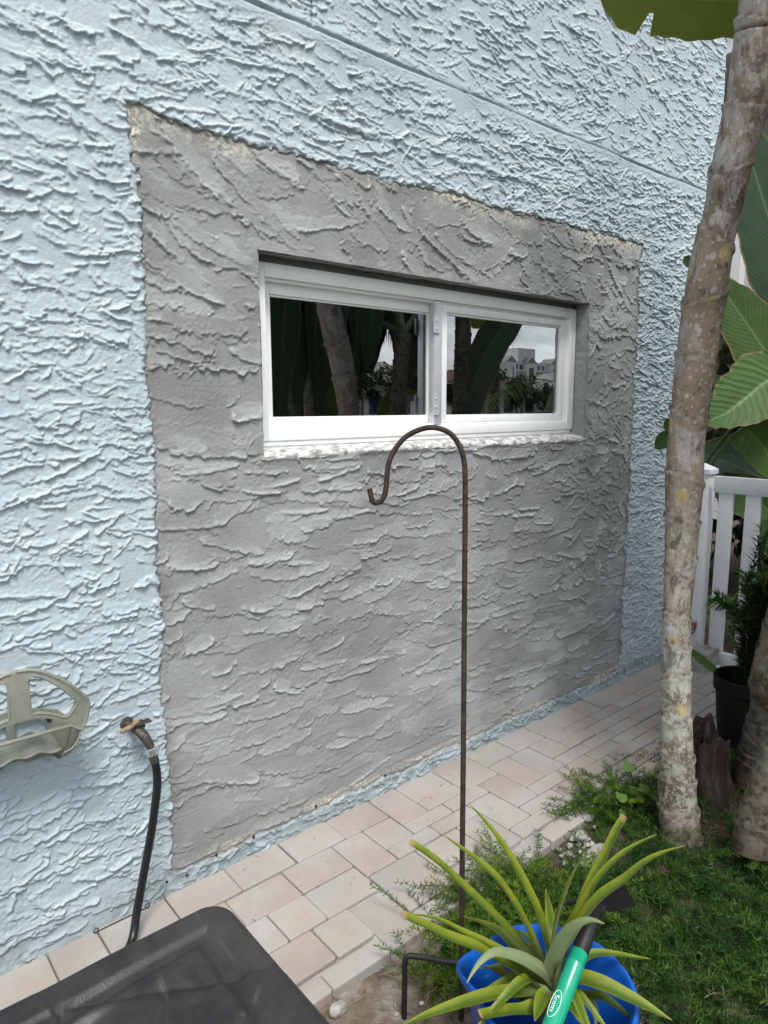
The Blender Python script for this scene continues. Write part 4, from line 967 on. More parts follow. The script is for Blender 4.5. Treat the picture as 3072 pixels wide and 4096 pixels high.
crown_leaves(tree, crown + Vector((0, 0, 0.35)), 5, 1.4, 5, M['paddle'], az=(-2.2, -0.3), w=0.25, elev=(0.5, 1.25))
sprout = empty('leaf_sprout', SPROUT_LEAVES[2][0], 'small round green leaves peeking out behind the ringed trunk', 'sprout')
for k, p in enumerate(SPROUT_LEAVES):
    leaf_obj('leaf', sprout, M['paddle'], mid=p, hw=0.030 if k != 1 else 0.022, N=(-0.5, -0.75, 0.45), fold=0.1, nst=16, nac=4, seed=60 + k)
t2 = empty('bird_of_paradise_tree', SECOND_TRUNK[0][-1], 'leaning lichen grey trunk right of the rotten stump, in front of the black pot', 'tree', 'giant bird of paradise trees')
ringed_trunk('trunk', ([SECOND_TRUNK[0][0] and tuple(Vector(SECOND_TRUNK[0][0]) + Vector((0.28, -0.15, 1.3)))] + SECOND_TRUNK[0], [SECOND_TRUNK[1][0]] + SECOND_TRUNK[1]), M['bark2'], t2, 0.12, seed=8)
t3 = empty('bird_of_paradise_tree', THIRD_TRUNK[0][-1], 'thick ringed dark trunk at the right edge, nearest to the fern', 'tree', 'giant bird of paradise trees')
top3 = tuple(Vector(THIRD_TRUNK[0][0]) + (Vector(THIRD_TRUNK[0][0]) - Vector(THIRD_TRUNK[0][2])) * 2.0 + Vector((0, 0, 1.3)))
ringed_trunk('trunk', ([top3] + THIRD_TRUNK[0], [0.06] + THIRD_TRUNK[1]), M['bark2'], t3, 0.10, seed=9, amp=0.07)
c2 = Vector(SECOND_TRUNK[0][0]) + Vector((0.28, -0.15, 1.3))
crown_leaves(t2, c2, 4, 1.2, 15, M['paddle'], az=(-2.0, -0.3), w=0.22, elev=(0.4, 1.2))
crown_leaves(t3, Vector(top3), 6, 1.4, 16, M['paddle'], az=(-2.4, -0.3), w=0.25, elev=(0.2, 1.2))

# ------------------------------------------------------------------ plants beyond the gate
bop = empty('bird_of_paradise_plant', (4.9, -0.5, 0), 'large paddle leaved plant with broad dark green leaves behind the white gate', 'plant')
leaf_obj('leaf', bop, M['paddle_dark'], mid=DARK_LEAF, hw=0.235, N=(-0.75, -0.5, 0.45), fold=0.05, wave=0.006, seed=21)
leaf_obj('leaf', bop, M['paddle'], mid=MID_LEAF, hw=0.215, N=(-0.72, -0.62, 0.3), fold=0.06, wave=0.006, seed=22)
leaf_obj('leaf', bop, M['pleat'], mid=PLEATED_LEAF, hw=0.20, N=(-0.55, -0.65, 0.55), fold=0.30, wave=0.035, wfreq=13, seed=23, nst=90, edge_noise=0.05)
leaf_obj('leaf', bop, M['paddle_dark'], mid=BACK_LEAF, hw=0.24, N=(-0.6, -0.6, 0.5), fold=0.12, seed=24)
r_ = random.Random(3)
for k in range(15):
    bx, by = r_.uniform(4.45, 5.6), r_.uniform(-1.5, -0.05); hgt = r_.uniform(0.5, 1.9); lean = Vector((r_.uniform(-.25, .25), r_.uniform(-.35, .35), 0))
    p0 = Vector((bx, by, 0.1)); p1 = p0 + Vector((0, 0, hgt * 0.45)) + lean * 0.3; p2 = p1 + Vector((0, 0, hgt * 0.35)) + lean * 0.6; p3 = p2 + Vector((0, 0, hgt * 0.12)) + lean * 1.4
    MB().tube([p0, p1], [0.02, 0.014], 8).build('petiole', M['stalk'], bop)
    leaf_obj('leaf', bop, M['paddle'] if k % 3 else M['paddle_dark'], mid=[p1, (p1 + p2) / 2, p2, p3], hw=r_.uniform(0.09, 0.19), N=(-0.8, -0.4 + r_.uniform(-.4, .4), 0.3), fold=0.25, wave=0.03, seed=100 + k)
ear = empty('elephant_ear_plant', (4.45, -0.28, 0), 'bright green heart shaped leaves with dark veins just above the gate rail', 'plant')
leaf_obj('leaf', ear, M['ear'], mid=EAR_LEAF_A, hw=0.17, N=(-0.6, -0.6, -0.45), fold=0.05, heart=True, seed=31)
leaf_obj('leaf', ear, M['ear'], mid=EAR_LEAF_B, hw=0.19, N=(-0.7, -0.6, 0.2), fold=0.10, heart=True, seed=32)
for st in EAR_STEMS: MB().tube(catmull(st, 20), 0.011, 8).build('stem', M['stalk'], ear)
g0 = np_mesh('shrub', *crown_cards((6.3, -0.2, 1.25), (0.7, 1.7, 1.15), 5200, 0.10, 77), M['far_green'])
tag(g0, 'dark leafy shrub mass filling the gap behind the big paddle leaves', 'shrub')
g1 = np_mesh('shrub', *crown_cards((4.55, -0.5, 0.15), (0.2, 0.7, 0.14), 900, 0.03, 78), M['shoot'])
tag(g1, 'low leafy green shrub seen between the gate pickets near the ground', 'shrub')
spear = empty('spear_leaf_plant', (4.35, -0.3, 0), 'plant with long dark spear leaves crossing behind the gate pickets', 'plant')
for k, (y0, y1, z1, w) in enumerate(((-0.20, -0.36, 0.86, 0.035), (-0.22, -0.40, 0.62, 0.030), (-0.36, -0.24, 0.55, 0.04), (-0.22, -0.45, 0.42, 0.05), (-0.30, -0.26, 0.75, 0.025))):
    V_, F_, U_ = strap([(4.35, y0, 0.0), (4.33, (y0 * 2 + y1) / 3, z1 * 0.5), (4.30, y1, z1)], w, (-1, 0, 0.2), 24)
    np_mesh('leaf', V_, F_, M['paddle_dark'], spear, None, U_)
# white gate: post, rails, pickets
gate = empty('picket_gate', (4.0, -0.5, 0), 'white vinyl picket gate beside the wall corner', 'gate')
post = MB(); post.box((3.99, -0.107, -0.05), (4.09, -0.012, 1.105), 0.004).build('post', M['fence'], gate)
capm = MB(); capm.box((3.982, -0.117, 1.105), (4.098, -0.002, 1.135), 0.004)
capm.add([(3.985, -0.114, 1.135), (4.095, -0.114, 1.135), (4.095, -0.005, 1.135), (3.985, -0.005, 1.135), (4.04, -0.06, 1.168)], [(0, 1, 4), (1, 2, 4), (2, 3, 4), (3, 0, 4)])
capm.build('post_cap', M['fence'], gate, False)
MB().box((3.995, -1.6, 1.006), (4.035, -0.138, 1.100), 0.004).build('rail', M['fence'], gate)
MB().box((3.995, -0.455, -0.012), (4.035, -0.150, 0.066), 0.004).build('rail', M['fence'], gate)
for k in range(9): MB().box((4.003, -0.247 - 0.148 * k, 0.0665 if k < 2 else 0.02), (4.027, -0.167 - 0.148 * k, 1.0055), 0.003).build('picket', M['fence'], gate)
pipe = MB().tube([(3.93, -0.20, -0.005), (3.90, -0.52, -0.02)], 0.024, 14).build('drain_pipe', M['fence'], None)
tag(pipe, 'white plastic pipe lying on the soil below the gate', 'pipe')
blk = bmesh.new(); bmesh.ops.create_cube(blk, size=1.0); bmesh.ops.subdivide_edges(blk, edges=blk.edges[:], cuts=9, use_grid_fill=True)
for v in blk.verts:
    n_ = math.sin(v.co.x * 31 + v.co.z * 17) * math.sin(v.co.y * 27 + v.co.x * 9) + 0.6 * math.sin(v.co.z * 53 + v.co.y * 47)
    v.co = Vector((3.855 + v.co.x * 0.17, -0.185 + v.co.y * 0.15, 0.03 + v.co.z * 0.155)) + v.co.normalized() * 0.0035 * n_
me = bpy.data.meshes.new('concrete_block'); blk.to_mesh(me); blk.free()
tag(link('concrete_block', me, M['concrete'], None, False), 'rough grey concrete block at the foot of the gate post', 'block')
con = empty('cable_connector', (3.985, -0.075, 0.22), 'grey capped cable joint with red ends and black wires on the gate post', 'connector')
MB().lathe((3.988, -0.078, 0.226), [(0.020, -0.002), (0.020, 0.03), (0.016, 0.036)], 20, (-1, 0.1, 0)).build('cap', M['grey'], con)
for y_, z_ in ((-0.070, 0.196), (-0.101, 0.206)):
    MB().tube([(3.972, y_, z_ + 0.012), (3.972, y_ + 0.003, z_ - 0.012)], [0.0062, 0.0085], 10).build('red_end', M['red'], con)
MB().tube(catmull([(3.972, -0.098, 0.194), (3.968, -0.095, 0.165), (3.966, -0.078, 0.148), (3.968, -0.064, 0.16), (3.972, -0.067, 0.184)], 24), 0.0035, 8).build('wire', M['hose'], con)
MB().tube(catmull([(3.972, -0.098, 0.194), (3.964, -0.088, 0.176), (3.966, -0.066, 0.156), (3.985, -0.050, 0.14)], 18), 0.0032, 8).build('wire', M['hose'], con)
plf = empty('seedling', PATH_LEAF[0], 'single bright green lance leaf lying over the pavers beside the concrete block', 'seedling')
leaf_obj('leaf', plf, M['ear'], mid=PATH_LEAF, hw=0.032, N=(-0.2, -0.4, 0.9), fold=0.2, nst=24, nac=4, seed=41)
tb = MB()
for k in range(4): tb.box((3.98 + 0.03 * k, -0.56 - 0.05 * k, -0.06), (4.03 + 0.03 * k, -0.515 - 0.05 * k, 0.07 - 0.01 * k), 0.004)
tag(tb.build('edging_timber', M['timber'], None), 'dark weathered timber edging stakes beside the gate rail', 'edging')

# ------------------------------------------------------------------ stump, pot, shrub, lizard
SC = Vector((2.63, -0.765, -0.05)); V, bare_, n, m = [], [], 64, 30
for i in range(m):
    h_ = i / (m - 1)
    for k in range(n):
        a = 6.2832 * k / n
        rr = (0.105 + 0.05 * (1 - h_) ** 2.2) * (1 + 0.13 * math.sin(3 * a + 1) + 0.10 * math.sin(7 * a + h_ * 3) + 0.05 * math.sin(17 * a + 5 * h_))
        top_ = 0.235 + 0.035 * math.sin(a * 2 + 0.6) + 0.03 * math.sin(5 * a) + 0.02 * math.sin(11 * a)
        V.append((SC.x + rr * math.cos(a), SC.y + rr * math.sin(a), SC.z + h_ * top_)); bare_.append(max(0.0, 1.0 - ((a - 4.1) / 0.62) ** 2) * max(0.0, 1 - ((h_ - 0.55) / 0.4) ** 2) * 1.1)
for i in range(1, 8):
    f_ = 1 - i / 8
    for k in range(n):
        p = V[(m - 1) * n + k]; V.append((SC.x + (p[0] - SC.x) * f_, SC.y + (p[1] - SC.y) * f_, p[2] - 0.055 * (1 - f_) - 0.012 * random.random())); bare_.append(0.0)
i = np.arange(len(V)).reshape(-1, n); j = np.roll(i, -1, 1)
o = np_mesh('stump', V, np.stack([i[:-1], j[:-1], j[1:], i[1:]], -1).reshape(-1, 4), M['stump'], None, {'bare': bare_})
tag(o, 'dark rotten tree stump with a bare brown face beside the main trunk', 'stump')
PC = Vector((3.055, -0.745, 0.0))
pot = empty('plant_pot', PC, 'black woven plastic plant pot tilted beside the stump', 'pot')
MB().lathe(PC, [(0.088, 0.02), (0.100, 0.12), (0.112, 0.262), (0.122, 0.268), (0.124, 0.325), (0.120, 0.330), (0.114, 0.326), (0.108, 0.24), (0.02, 0.235)], 48).build('pot_body', M['pot'], pot)
MB().lathe(PC, [(0.1075, 0.225), (0.106, 0.243), (0.05, 0.250), (0.01, 0.252)], 32).build('potting_soil', M['soil'], pot)
sh = empty('pot_shrub', PC + Vector((0.04, -0.01, 0.24)), 'dark narrow leaved shrub growing up in front of the gate', 'shrub')
r_ = random.Random(12); LV, LF, LV2, LF2 = [], [], [], []
stems = []
for k in range(24):
    b0 = PC + Vector((0.04 + r_.uniform(-.05, .05), -0.02 + r_.uniform(-.05, .05), 0.24)); hgt = r_.uniform(0.35, 0.80)
    tp = b0 + Vector((r_.uniform(-.02, .16), r_.uniform(-.16, .06), hgt)); mid_ = (b0 + tp) / 2 + Vector((r_.uniform(-.04, .04), r_.uniform(-.04, .04), 0)); stems.append([b0, mid_, tp])
stems += [[PC + Vector((0.0, 0.0, 0.5)), PC + Vector((-0.02, 0.06, 0.62)), PC + Vector((-0.03, 0.13, 0.66))], [PC + Vector((0.03, 0.0, 0.5)), PC + Vector((0.03, 0.02, 0.66)), PC + Vector((0.02, 0.035, 0.78))]]
for si, st in enumerate(stems):
    P = catmull(st, 60); MB().tube(P, [0.005 - 0.00006 * j for j in range(60)], 6).build('stem', M['twig'], sh)
    for j in range(6, 60):
        T = (P[min(j + 1, 59)] - P[j - 1]).normalized()
        for q in range(8):
            a = r_.uniform(0, 6.28); sd = T.orthogonal().normalized(); sd.rotate(Matrix.Rotation(a, 3, T)); d = (sd + T * r_.uniform(0.1, 0.9)).normalized()
            L = r_.uniform(0.04, 0.08); w = d.cross(T).normalized() * L * 0.065; p = P[j]; fresh = si >= 24 or j > 54
            VV, FF = (LV2, LF2) if fresh else (LV, LF); o_ = len(VV)
            VV += [p, p + d * L * .45 + w, p + d * L - Vector((0, 0, L * .18)), p + d * L * .45 - w]; FF.append((o_, o_ + 1, o_ + 2, o_ + 3))
np_mesh('foliage', [p[:] for p in LV], np.array(LF), M['shrub'], sh); np_mesh('new_shoots', [p[:] for p in LV2], np.array(LF2), M['shoot'], sh)
ag = empty('strap_plant', PC + Vector((0.03, -0.04, 0.3)), 'grey green strap leaves rising from the black pot', 'plant')
for pts, w in (([(3.09, -0.785, 0.27), (3.10, -0.765, 0.45), (3.12, -0.735, 0.73)], 0.020), ([(3.08, -0.78, 0.27), (3.08, -0.73, 0.38), (3.075, -0.655, 0.50)], 0.022), ([(3.10, -0.80, 0.27), (3.14, -0.86, 0.45), (3.2, -0.93, 0.62)], 0.022)):
    V_, F_, U_ = strap(pts, w, (-0.8, -0.5, 0.2), 30, 0.5); np_mesh('leaf', V_, F_, M['agave'], ag, None, U_)
def skin(name, verts, edges, rad, mt, parent=None, sub=1):
    me = bpy.data.meshes.new(name); me.from_pydata(verts, edges, []); o = link(name, me, mt, parent, False)
    md = o.modifiers.new('skin', 'SKIN'); md.use_smooth_shade = True
    for sv, r1 in zip(me.skin_vertices[0].data, rad): sv.radius = (r1, r1)
    me.skin_vertices[0].data[0].use_root = True
    s_ = o.modifiers.new('sub', 'SUBSURF'); s_.levels = sub; s_.render_levels = sub; return o
# the lizard lies along the near rim of the pot, head towards the left
a0, a1 = R(-133), R(-98); LZ = []
for k in range(7):
    a = a0 + (a1 - a0) * k / 6; rr = 0.121; LZ.append((PC.x + rr * math.cos(a), PC.y + rr * math.sin(a), 0.338 + (0.004 if k in (1, 2) else 0)))
rads = [0.0028, 0.0048, 0.0046, 0.0058, 0.0056, 0.0036, 0.0016]; E_ = [(k, k + 1) for k in range(6)]
for k, sgn in ((2, 1), (2, -1), (4, 1), (4, -1)):
    p = LZ[k]; d = Vector((p[0] - PC.x, p[1] - PC.y, 0)).normalized() * sgn; o_ = len(LZ)
    LZ += [tuple(Vector(p) + d * 0.010 + Vector((0, 0, -0.002))), tuple(Vector(p) + d * 0.013 + Vector((-0.004, 0.002, -0.011)))]; rads += [0.0016, 0.0012]; E_ += [(k, o_), (o_, o_ + 1)]
tag(skin('lizard', LZ, E_, rads, M['lizard']), 'small brown lizard clinging to the rim of the black pot', 'lizard')

# ------------------------------------------------------------------ hose bib, hose, hose hanger, wire
bib = empty('hose_bib', (0.66, -0.05, 0.58), 'weathered outdoor tap with a rusty lever on the blue wall', 'tap')
q = MB(); q.lathe((0.640, 0.004, 0.598), [(0.020, 0.0), (0.019, 0.006), (0.011, 0.010), (0.0105, 0.030)], 20, (0.25, -1, -0.1))
q.tube(catmull([(0.644, -0.022, 0.597), (0.655, -0.055, 0.590), (0.668, -0.070, 0.568), (0.677, -0.074, 0.543)], 16), [0.0105, .0115, .0125, .0135, .014, .014, .0135, .0135, .014, .0145, .014, .013, .0125, .012, .012, .012], 18)
q.lathe((0.660, -0.052, 0.594), [(0.011, 0.0), (0.012, 0.012), (0.007, 0.014), (0.007, 0.022)], 14, (0.1, -0.2, 1)).build('tap_body', M['brass'], bib)
q = MB(); q.box((0.645, -0.070, 0.6135), (0.688, -0.046, 0.617), 0.001); q.lathe((0.661, -0.056, 0.615), [(0.006, 0.0), (0.006, 0.008)], 6); q.lathe((0.676, -0.058, 0.615), [(0.005, 0.0), (0.004, 0.007)], 6); q.build('lever_plate', M['brass'], bib)
lv = catmull([(0.656, -0.056, 0.617), (0.646, -0.060, 0.621), (0.630, -0.064, 0.6155), (0.598, -0.070, 0.611)], 14)
q = MB(); q.tube(lv, [0.0045, .005, .0055, .0058, .006, .0062, .0064, .0066, .0068, .007, .0072, .0072, .0068, .004], 12).build('lever', M['lever'], bib)
hs = empty('garden_hose', (0.68, -0.075, 0.5), 'short black garden hose hanging from the wall tap behind the black lid', 'hose')
MB().lathe((0.6785, -0.0745, 0.535), [(0.0165, -0.016), (0.0165, 0.004), (0.013, 0.006)], 6, (-0.18, 0.03, 1)).build('swivel_nut', M['nut'], hs)
MB().tube([(0.6805, -0.075, 0.520), (0.687, -0.076, 0.494)], [0.0135, 0.0128], 18).build('collar', M['brass'], hs)
MB().tube(catmull([(0.6855, -0.0758, 0.500), (0.690, -0.077, 0.465), (0.688, -0.080, 0.420), (0.676, -0.084, 0.360), (0.660, -0.088, 0.290), (0.632, -0.095, 0.190), (0.600, -0.105, 0.080), (0.570, -0.135, 0.022), (0.50, -0.20, 0.012), (0.40, -0.26, 0.012)], 60), 0.0118, 18).build('hose_tube', M['hose'], hs)
HX = 0.342
def mir(pts): return pts + [(2 * HX - x, z) for x, z in reversed(pts) if abs(x - HX) > 1e-4]
def smooth2(pts, n): return [(p.x, p.y) for p in catmull([(x, z, 0) for x, z in pts], n)]
outer = smooth2([(HX, 0.8755), (0.375, 0.871), (0.409, 0.853), (0.454, 0.815), (0.485, 0.778)], 14) + [(0.497, 0.762), (0.500, 0.747), (0.494, 0.718), (0.480, 0.684), (0.452, 0.704)] + smooth2([(0.440, 0.716), (0.405, 0.738), (0.375, 0.7475), (HX, 0.751)], 8)
hang = empty('hose_hanger', (HX, -0.07, 0.6), 'faded grey plastic hose hanger with arched cut-outs on the blue wall', 'hose hanger')
hole = smooth2([(0.3625, 0.846), (0.3665, 0.855), (0.375, 0.857), (0.405, 0.841), (0.443, 0.803), (0.470, 0.767)], 14) + [(0.4735, 0.760), (0.470, 0.752), (0.452, 0.731), (0.444, 0.7285)] + smooth2([(0.438, 0.730), (0.405, 0.750), (0.380, 0.758), (0.3685, 0.7595)], 6) + [(0.3655, 0.764)]
p3 = lambda L, y: [(x, y, z) for x, z in L]
hl2 = [(2 * HX - x, z) for x, z in reversed(hole)]
mb = MB(); mb.prism([p3(mir(outer), -0.143), p3(hole, -0.143), p3(hl2, -0.143)], (0, 1, 0), 0.017)
mb.build('front_arch', M['hanger'], hang)
rimm = MB(); orim = [(x, -0.1405, z) for x, z in mir(outer[:19])]
rimm.tube(orim, 0.0052, 8); 
for hl in (hole, hl2): rimm.tube([(x, -0.141, z) for x, z in hl + hl[:1]], 0.0036, 8, False)
rimm.build('raised_edge', M['hanger'], hang)
back = [(0.455, 0.700), (0.482, 0.672), (0.490, 0.640), (0.470, 0.573), (0.440, 0.571), (0.428, 0.580), (0.372, 0.577), (0.362, 0.586), (0.348, 0.588), (HX, 0.588)]
bo = smooth2([(HX, 0.728), (0.39, 0.722), (0.43, 0.708)], 6) + back
wh = [(0.352, 0.690), (0.352, 0.648), (0.428, 0.644), (0.428, 0.672), (0.412, 0.686)]
mb = MB(); mb.prism([p3(mir(bo), -0.004), p3(wh, -0.004), p3([(2 * HX - x, z) for x, z in reversed(wh)], -0.004)], (0, -1, 0), 0.007); mb.build('back_plate', M['hanger'], hang)
mb = MB()
for s_ in (1, -1):
    prof_ = [(0.490, 0.716), (0.479, 0.684), (0.473, 0.664), (0.466, 0.652), (0.452, 0.640), (0.434, 0.636)]; bk_ = [(0.489, 0.668), (0.489, 0.640), (0.482, 0.612), (0.473, 0.585), (0.458, 0.574), (0.440, 0.572)]
    V_, F_ = [], []; ny = 8
    for (xa, za), (xb, zb) in zip(prof_, bk_):
        for k in range(ny):
            t = k / (ny - 1); V_.append((HX + s_ * (xa + (xb - xa) * t - HX), -0.142 + 0.132 * t, za + (zb - za) * t - 0.012 * math.sin(math.pi * t)))
    for a_ in range(5):
        for k in range(ny - 1): F_.append((a_ * ny + k, a_ * ny + k + 1, (a_ + 1) * ny + k + 1, (a_ + 1) * ny + k))
    mb.add(V_, F_)
V_, F_ = [], []; nx2 = 16
for k in range(8):
    t = k / 7
    for a_ in range(nx2):
        x = 0.250 + 0.184 * a_ / (nx2 - 1); arch = 0.010 * math.sin(math.pi * a_ / (nx2 - 1)); V_.append((x, -0.118 + 0.108 * t, 0.636 + arch + (0.646 - 0.636) * t + 0.004 * math.sin(a_ * 1.3)))
for k in range(7):
    for a_ in range(nx2 - 1): F_.append((k * nx2 + a_, k * nx2 + a_ + 1, (k + 1) * nx2 + a_ + 1, (k + 1) * nx2 + a_))
mb.add(V_, F_); sad = mb.build('saddle', M['hanger'], hang); so = sad.modifiers.new('thick', 'SOLIDIFY'); so.thickness = 0.004
for x_, z_ in ((0.329, 0.640), (0.434, 0.680), (0.25, 0.680)):
    MB().lathe((x_, -0.011, z_), [(0.0075, 0.0), (0.0065, 0.004), (0.003, 0.005)], 12, (0, -1, 0)).build('screw', M['rust'], hang)
wire = MB(); wr = [(0.519, -0.012, 0.004), (0.56, -0.012, 0.005), (0.61, -0.011, 0.004), (0.655, -0.012, 0.005)]
wire.tube(catmull(wr, 16), 0.0016, 6)
for cx_ in (0.512, 0.663): wire.tube([(cx_ + 0.0065 * math.cos(a), -0.013, 0.010 + 0.0065 * math.sin(a)) for a in np.linspace(0, 6.283, 16)], 0.0015, 6, False)
tag(wire.build('eyelet_wire', M['rust'], None), 'thin rusty wire with a ring at each end where the wall meets the pavers', 'wire')

# ------------------------------------------------------------------ black lid of the box in the near corner
box = empty('storage_box', (0.1, -1.05, 0), 'black storage box with a grained lid in the near corner', 'storage box')
LX0, LX1, LY0, LY1, LZT = -0.62, 0.578, -1.42, -0.694, 0.497
nx, ny = 300, 190
gx_ = np.linspace(LX0, LX1, nx); gy_ = np.linspace(LY0, LY1, ny); A_, B_ = np.meshgrid(gx_, gy_)
rc = 0.055
def sdbox(X, Y, ins, r1):
    cx, cy = (LX0 + LX1) / 2, (LY0 + LY1) / 2; hx, hy = (LX1 - LX0) / 2 - ins - r1, (LY1 - LY0) / 2 - ins - r1
    dx, dy = np.abs(X - cx) - hx, np.abs(Y - cy) - hy
    return np.hypot(np.maximum(dx, 0), np.maximum(dy, 0)) + np.minimum(np.maximum(dx, dy), 0) - r1
cx, cy = (LX0 + LX1) / 2, (LY0 + LY1) / 2
hx, hy = (LX1 - LX0) / 2, (LY1 - LY0) / 2
ax_, ay_ = A_ - cx, B_ - cy                      # round the four corners off
kx, ky = np.maximum(np.abs(ax_) - (hx - rc), 0), np.maximum(np.abs(ay_) - (hy - rc), 0)
dd = np.hypot(kx, ky); mx_ = np.maximum(kx, ky); sc = np.where(dd > 1e-9, mx_ / np.maximum(dd, 1e-9), 1)
A2 = cx + np.sign(ax_) * np.where(kx > 0, (hx - rc) + kx * sc, np.abs(ax_)); B2 = cy + np.sign(ay_) * np.where(ky > 0, (hy - rc) + ky * sc, np.abs(ay_))
d = -sdbox(A2, B2, 0, rc)
HZ = np.full(A_.shape, LZT) - 0.014 * np.clip(1 - d / 0.018, 0, 1) ** 2
sm = lambda e0, e1, t: np.clip((t - e0) / (e1 - e0), 0, 1) ** 2 * (3 - 2 * np.clip((t - e0) / (e1 - e0), 0, 1))
HZ -= 0.009 * sm(0.058, 0.074, d); HZ += 0.006 * sm(0.088, 0.104, d)
def seg(px, py, qx, qy, w):
    vx, vy = qx - px, qy - py; L = vx * vx + vy * vy; t = np.clip(((A2 - px) * vx + (B2 - py) * vy) / L, 0, 1)
    sd_ = ((A2 - px) * vy - (B2 - py) * vx) / math.sqrt(L); dn = np.hypot(A2 - px - t * vx, B2 - py - t * vy)
    return np.where(sd_ > 0, np.exp(-dn / (w * 0.35)), np.exp(-dn / (w * 2.4)))
ribs = [((0.30, -0.79), (0.50, -0.90)), ((0.24, -0.79), (0.30, -1.02)), ((0.20, -0.80), (0.02, -0.93)), ((0.47, -0.98), (0.34, -1.06)), ((0.34, -1.06), (0.24, -1.25)), ((0.02, -0.95), (-0.16, -0.83)), ((0.30, -1.02), (0.10, -1.22)), ((-0.05, -0.99), (-0.12, -1.3)), ((0.36, -0.80), (0.52, -0.80))]
tri = lambda w_: np.abs(w_ - np.floor(w_ + 0.5)) * 2
inner = sm(0.104, 0.125, d)
for an_, per_, off_, am_ in ((0.35, 0.30, 0.1, 0.013), (1.45, 0.36, 0.33, 0.014), (2.35, 0.27, 0.6, 0.011)):
    HZ += inner * am_ * (tri((A2 * math.cos(an_) + B2 * math.sin(an_)) / per_ + off_) - 0.6)
for (p, q_) in ribs[:5]: HZ -= 0.0085 * seg(*p, *q_, 0.018)
HZ += 0.0016 * vnoise(ny, nx, 24, 30)
V = np.stack([A2, B2, HZ], -1).reshape(-1, 3); i = np.arange(nx * ny).reshape(ny, nx)
bd = np.concatenate([i[0, :-1], i[:-1, -1], i[-1, :0:-1], i[:0:-1, 0]]); S1 = V[bd].copy(); S1[:, 2] = LZT - 0.055
S1[:, 0] = cx + (S1[:, 0] - cx) * 0.992; nb = len(bd); o_ = len(V); V = np.concatenate([V, S1]); kk = np.arange(nb); k2 = (kk + 1) % nb
F = [np.stack([i[:-1, :-1], i[:-1, 1:], i[1:, 1:], i[1:, :-1]], -1).reshape(-1, 4), np.stack([bd[k2], bd[kk], o_ + kk, o_ + k2], -1)]
np_mesh('lid', V, F, M['lid'], box)
MB().box((LX0 + 0.03, LY0 + 0.03, -0.04), (LX1 - 0.035, LY1 - 0.035, LZT - 0.058), 0.02).build('box_body', M['lid'], box)

# ------------------------------------------------------------------ shepherd's hook
hk = empty('shepherd_hook', HOOK_PATH[0], 'rusty iron shepherd hook pole standing in front of the patched wall', 'garden hook')
MB().tube(catmull(HOOK_PATH[:7], 30)[:-1] + catmull(HOOK_PATH[6:], 70), [0.0068] * 99, 14).build('hooked_pole', M['rust'], hk)
MB().tube(catmull(STEP_PATH[:4], 10)[:-1] + catmull(STEP_PATH[3:6], 8)[:-1] + catmull(STEP_PATH[5:] + [tuple(Vector(STEP_PATH[-1]) - Vector((0, 0, 0.08)))], 10), [0.0072] * 26, 12).build('foot_step', M['blackiron'], hk)

# ------------------------------------------------------------------ bucket, pineapple plant, hoe
BC = Vector((1.045, -1.190, -0.02)); prof = [(0.108, 0.0), (0.118, 0.004), (0.150, 0.345), (0.1625, 0.352), (0.1665, 0.362), (0.1640, 0.371), (0.1570, 0.372), (0.1500, 0.362), (0.1140, 0.03), (0.01, 0.028)]
V = []; n = 96; F = []
lipd = math.atan2(0.95, -0.62)
for r1, h1 in prof:
    for k in range(n):
        a = 6.2832 * k / n; da = (a - lipd + math.pi) % (2 * math.pi) - math.pi; up_ = max(0, (h1 - 0.22) / 0.15) if r1 > 0.115 else 0
        sp_ = 0.030 * math.exp(-(da / 0.24) ** 2) * up_ - 0.006 * math.exp(-((abs(da) - 0.48) / 0.16) ** 2) * up_
        V.append((BC.x + (r1 + sp_) * math.cos(a), BC.y + (r1 + sp_) * math.sin(a), BC.z + h1 - 0.004 * math.exp(-(da / 0.2) ** 2) * up_))
for i in range(len(prof) - 1):
    for k in range(n): F.append((i * n + k, i * n + (k + 1) % n, (i + 1) * n + (k + 1) % n, (i + 1) * n + k))
F.append(tuple(range(n))[::-1]); F.append(tuple((len(prof) - 1) * n + k for k in range(n)))
bk = empty('bucket', BC, 'bright blue plastic bucket with a pouring lip holding a spiky plant', 'bucket')
me_ = MB().add(V, F).build('bucket_body', M['blue'], bk)
MB().lathe(BC, [(0.112, 0.03), (0.116, 0.07), (0.06, 0.085), (0.01, 0.09)], 32).build('muddy_residue', M['soil'], bk)
pp = empty('pineapple_plant', BC + Vector((0, 0, 0.05)), 'yellow green pineapple plant with long spiny leaves in the blue bucket', 'plant')
heart_ = Vector((1.055, -1.185, 0.30))
MB().tube([BC + Vector((0, 0, 0.07)), BC + Vector((0.005, 0.002, 0.2)), heart_ + Vector((0, 0, 0.02))], [0.03, 0.032, 0.02], 14).build('stalk', M['pine_dark'], pp)
for k, (pts, w, kd) in enumerate(LEAF_PATHS):
    tipv = Vector(pts[-1]) - heart_; inw = Vector((-tipv.x, -tipv.y, 0)); inw = inw.normalized() if inw.length > 1e-4 else Vector((0, 0, 1))
    elev_ = tipv.normalized().z; N = Vector((inw.x * max(0, elev_) * 1.2, inw.y * max(0, elev_) * 1.2, 1.0 - 0.5 * max(0, elev_)))
    if kd == 2: N = (Vector(pts[len(pts) // 2]) - Vector((0, -1.9, 1.5))).normalized() + Vector((0, 0, -0.25))
    V_, F_, U_ = strap(pts, w * (1.06 if kd != 2 else 0.78), N, 110, 0.50, 0.0011, 1.0, kd == 1, 0.85)
    np_mesh('leaf', V_, F_, M['pine_dark'] if kd == 4 else M['pine'], pp, None, U_)
r_ = random.Random(91)
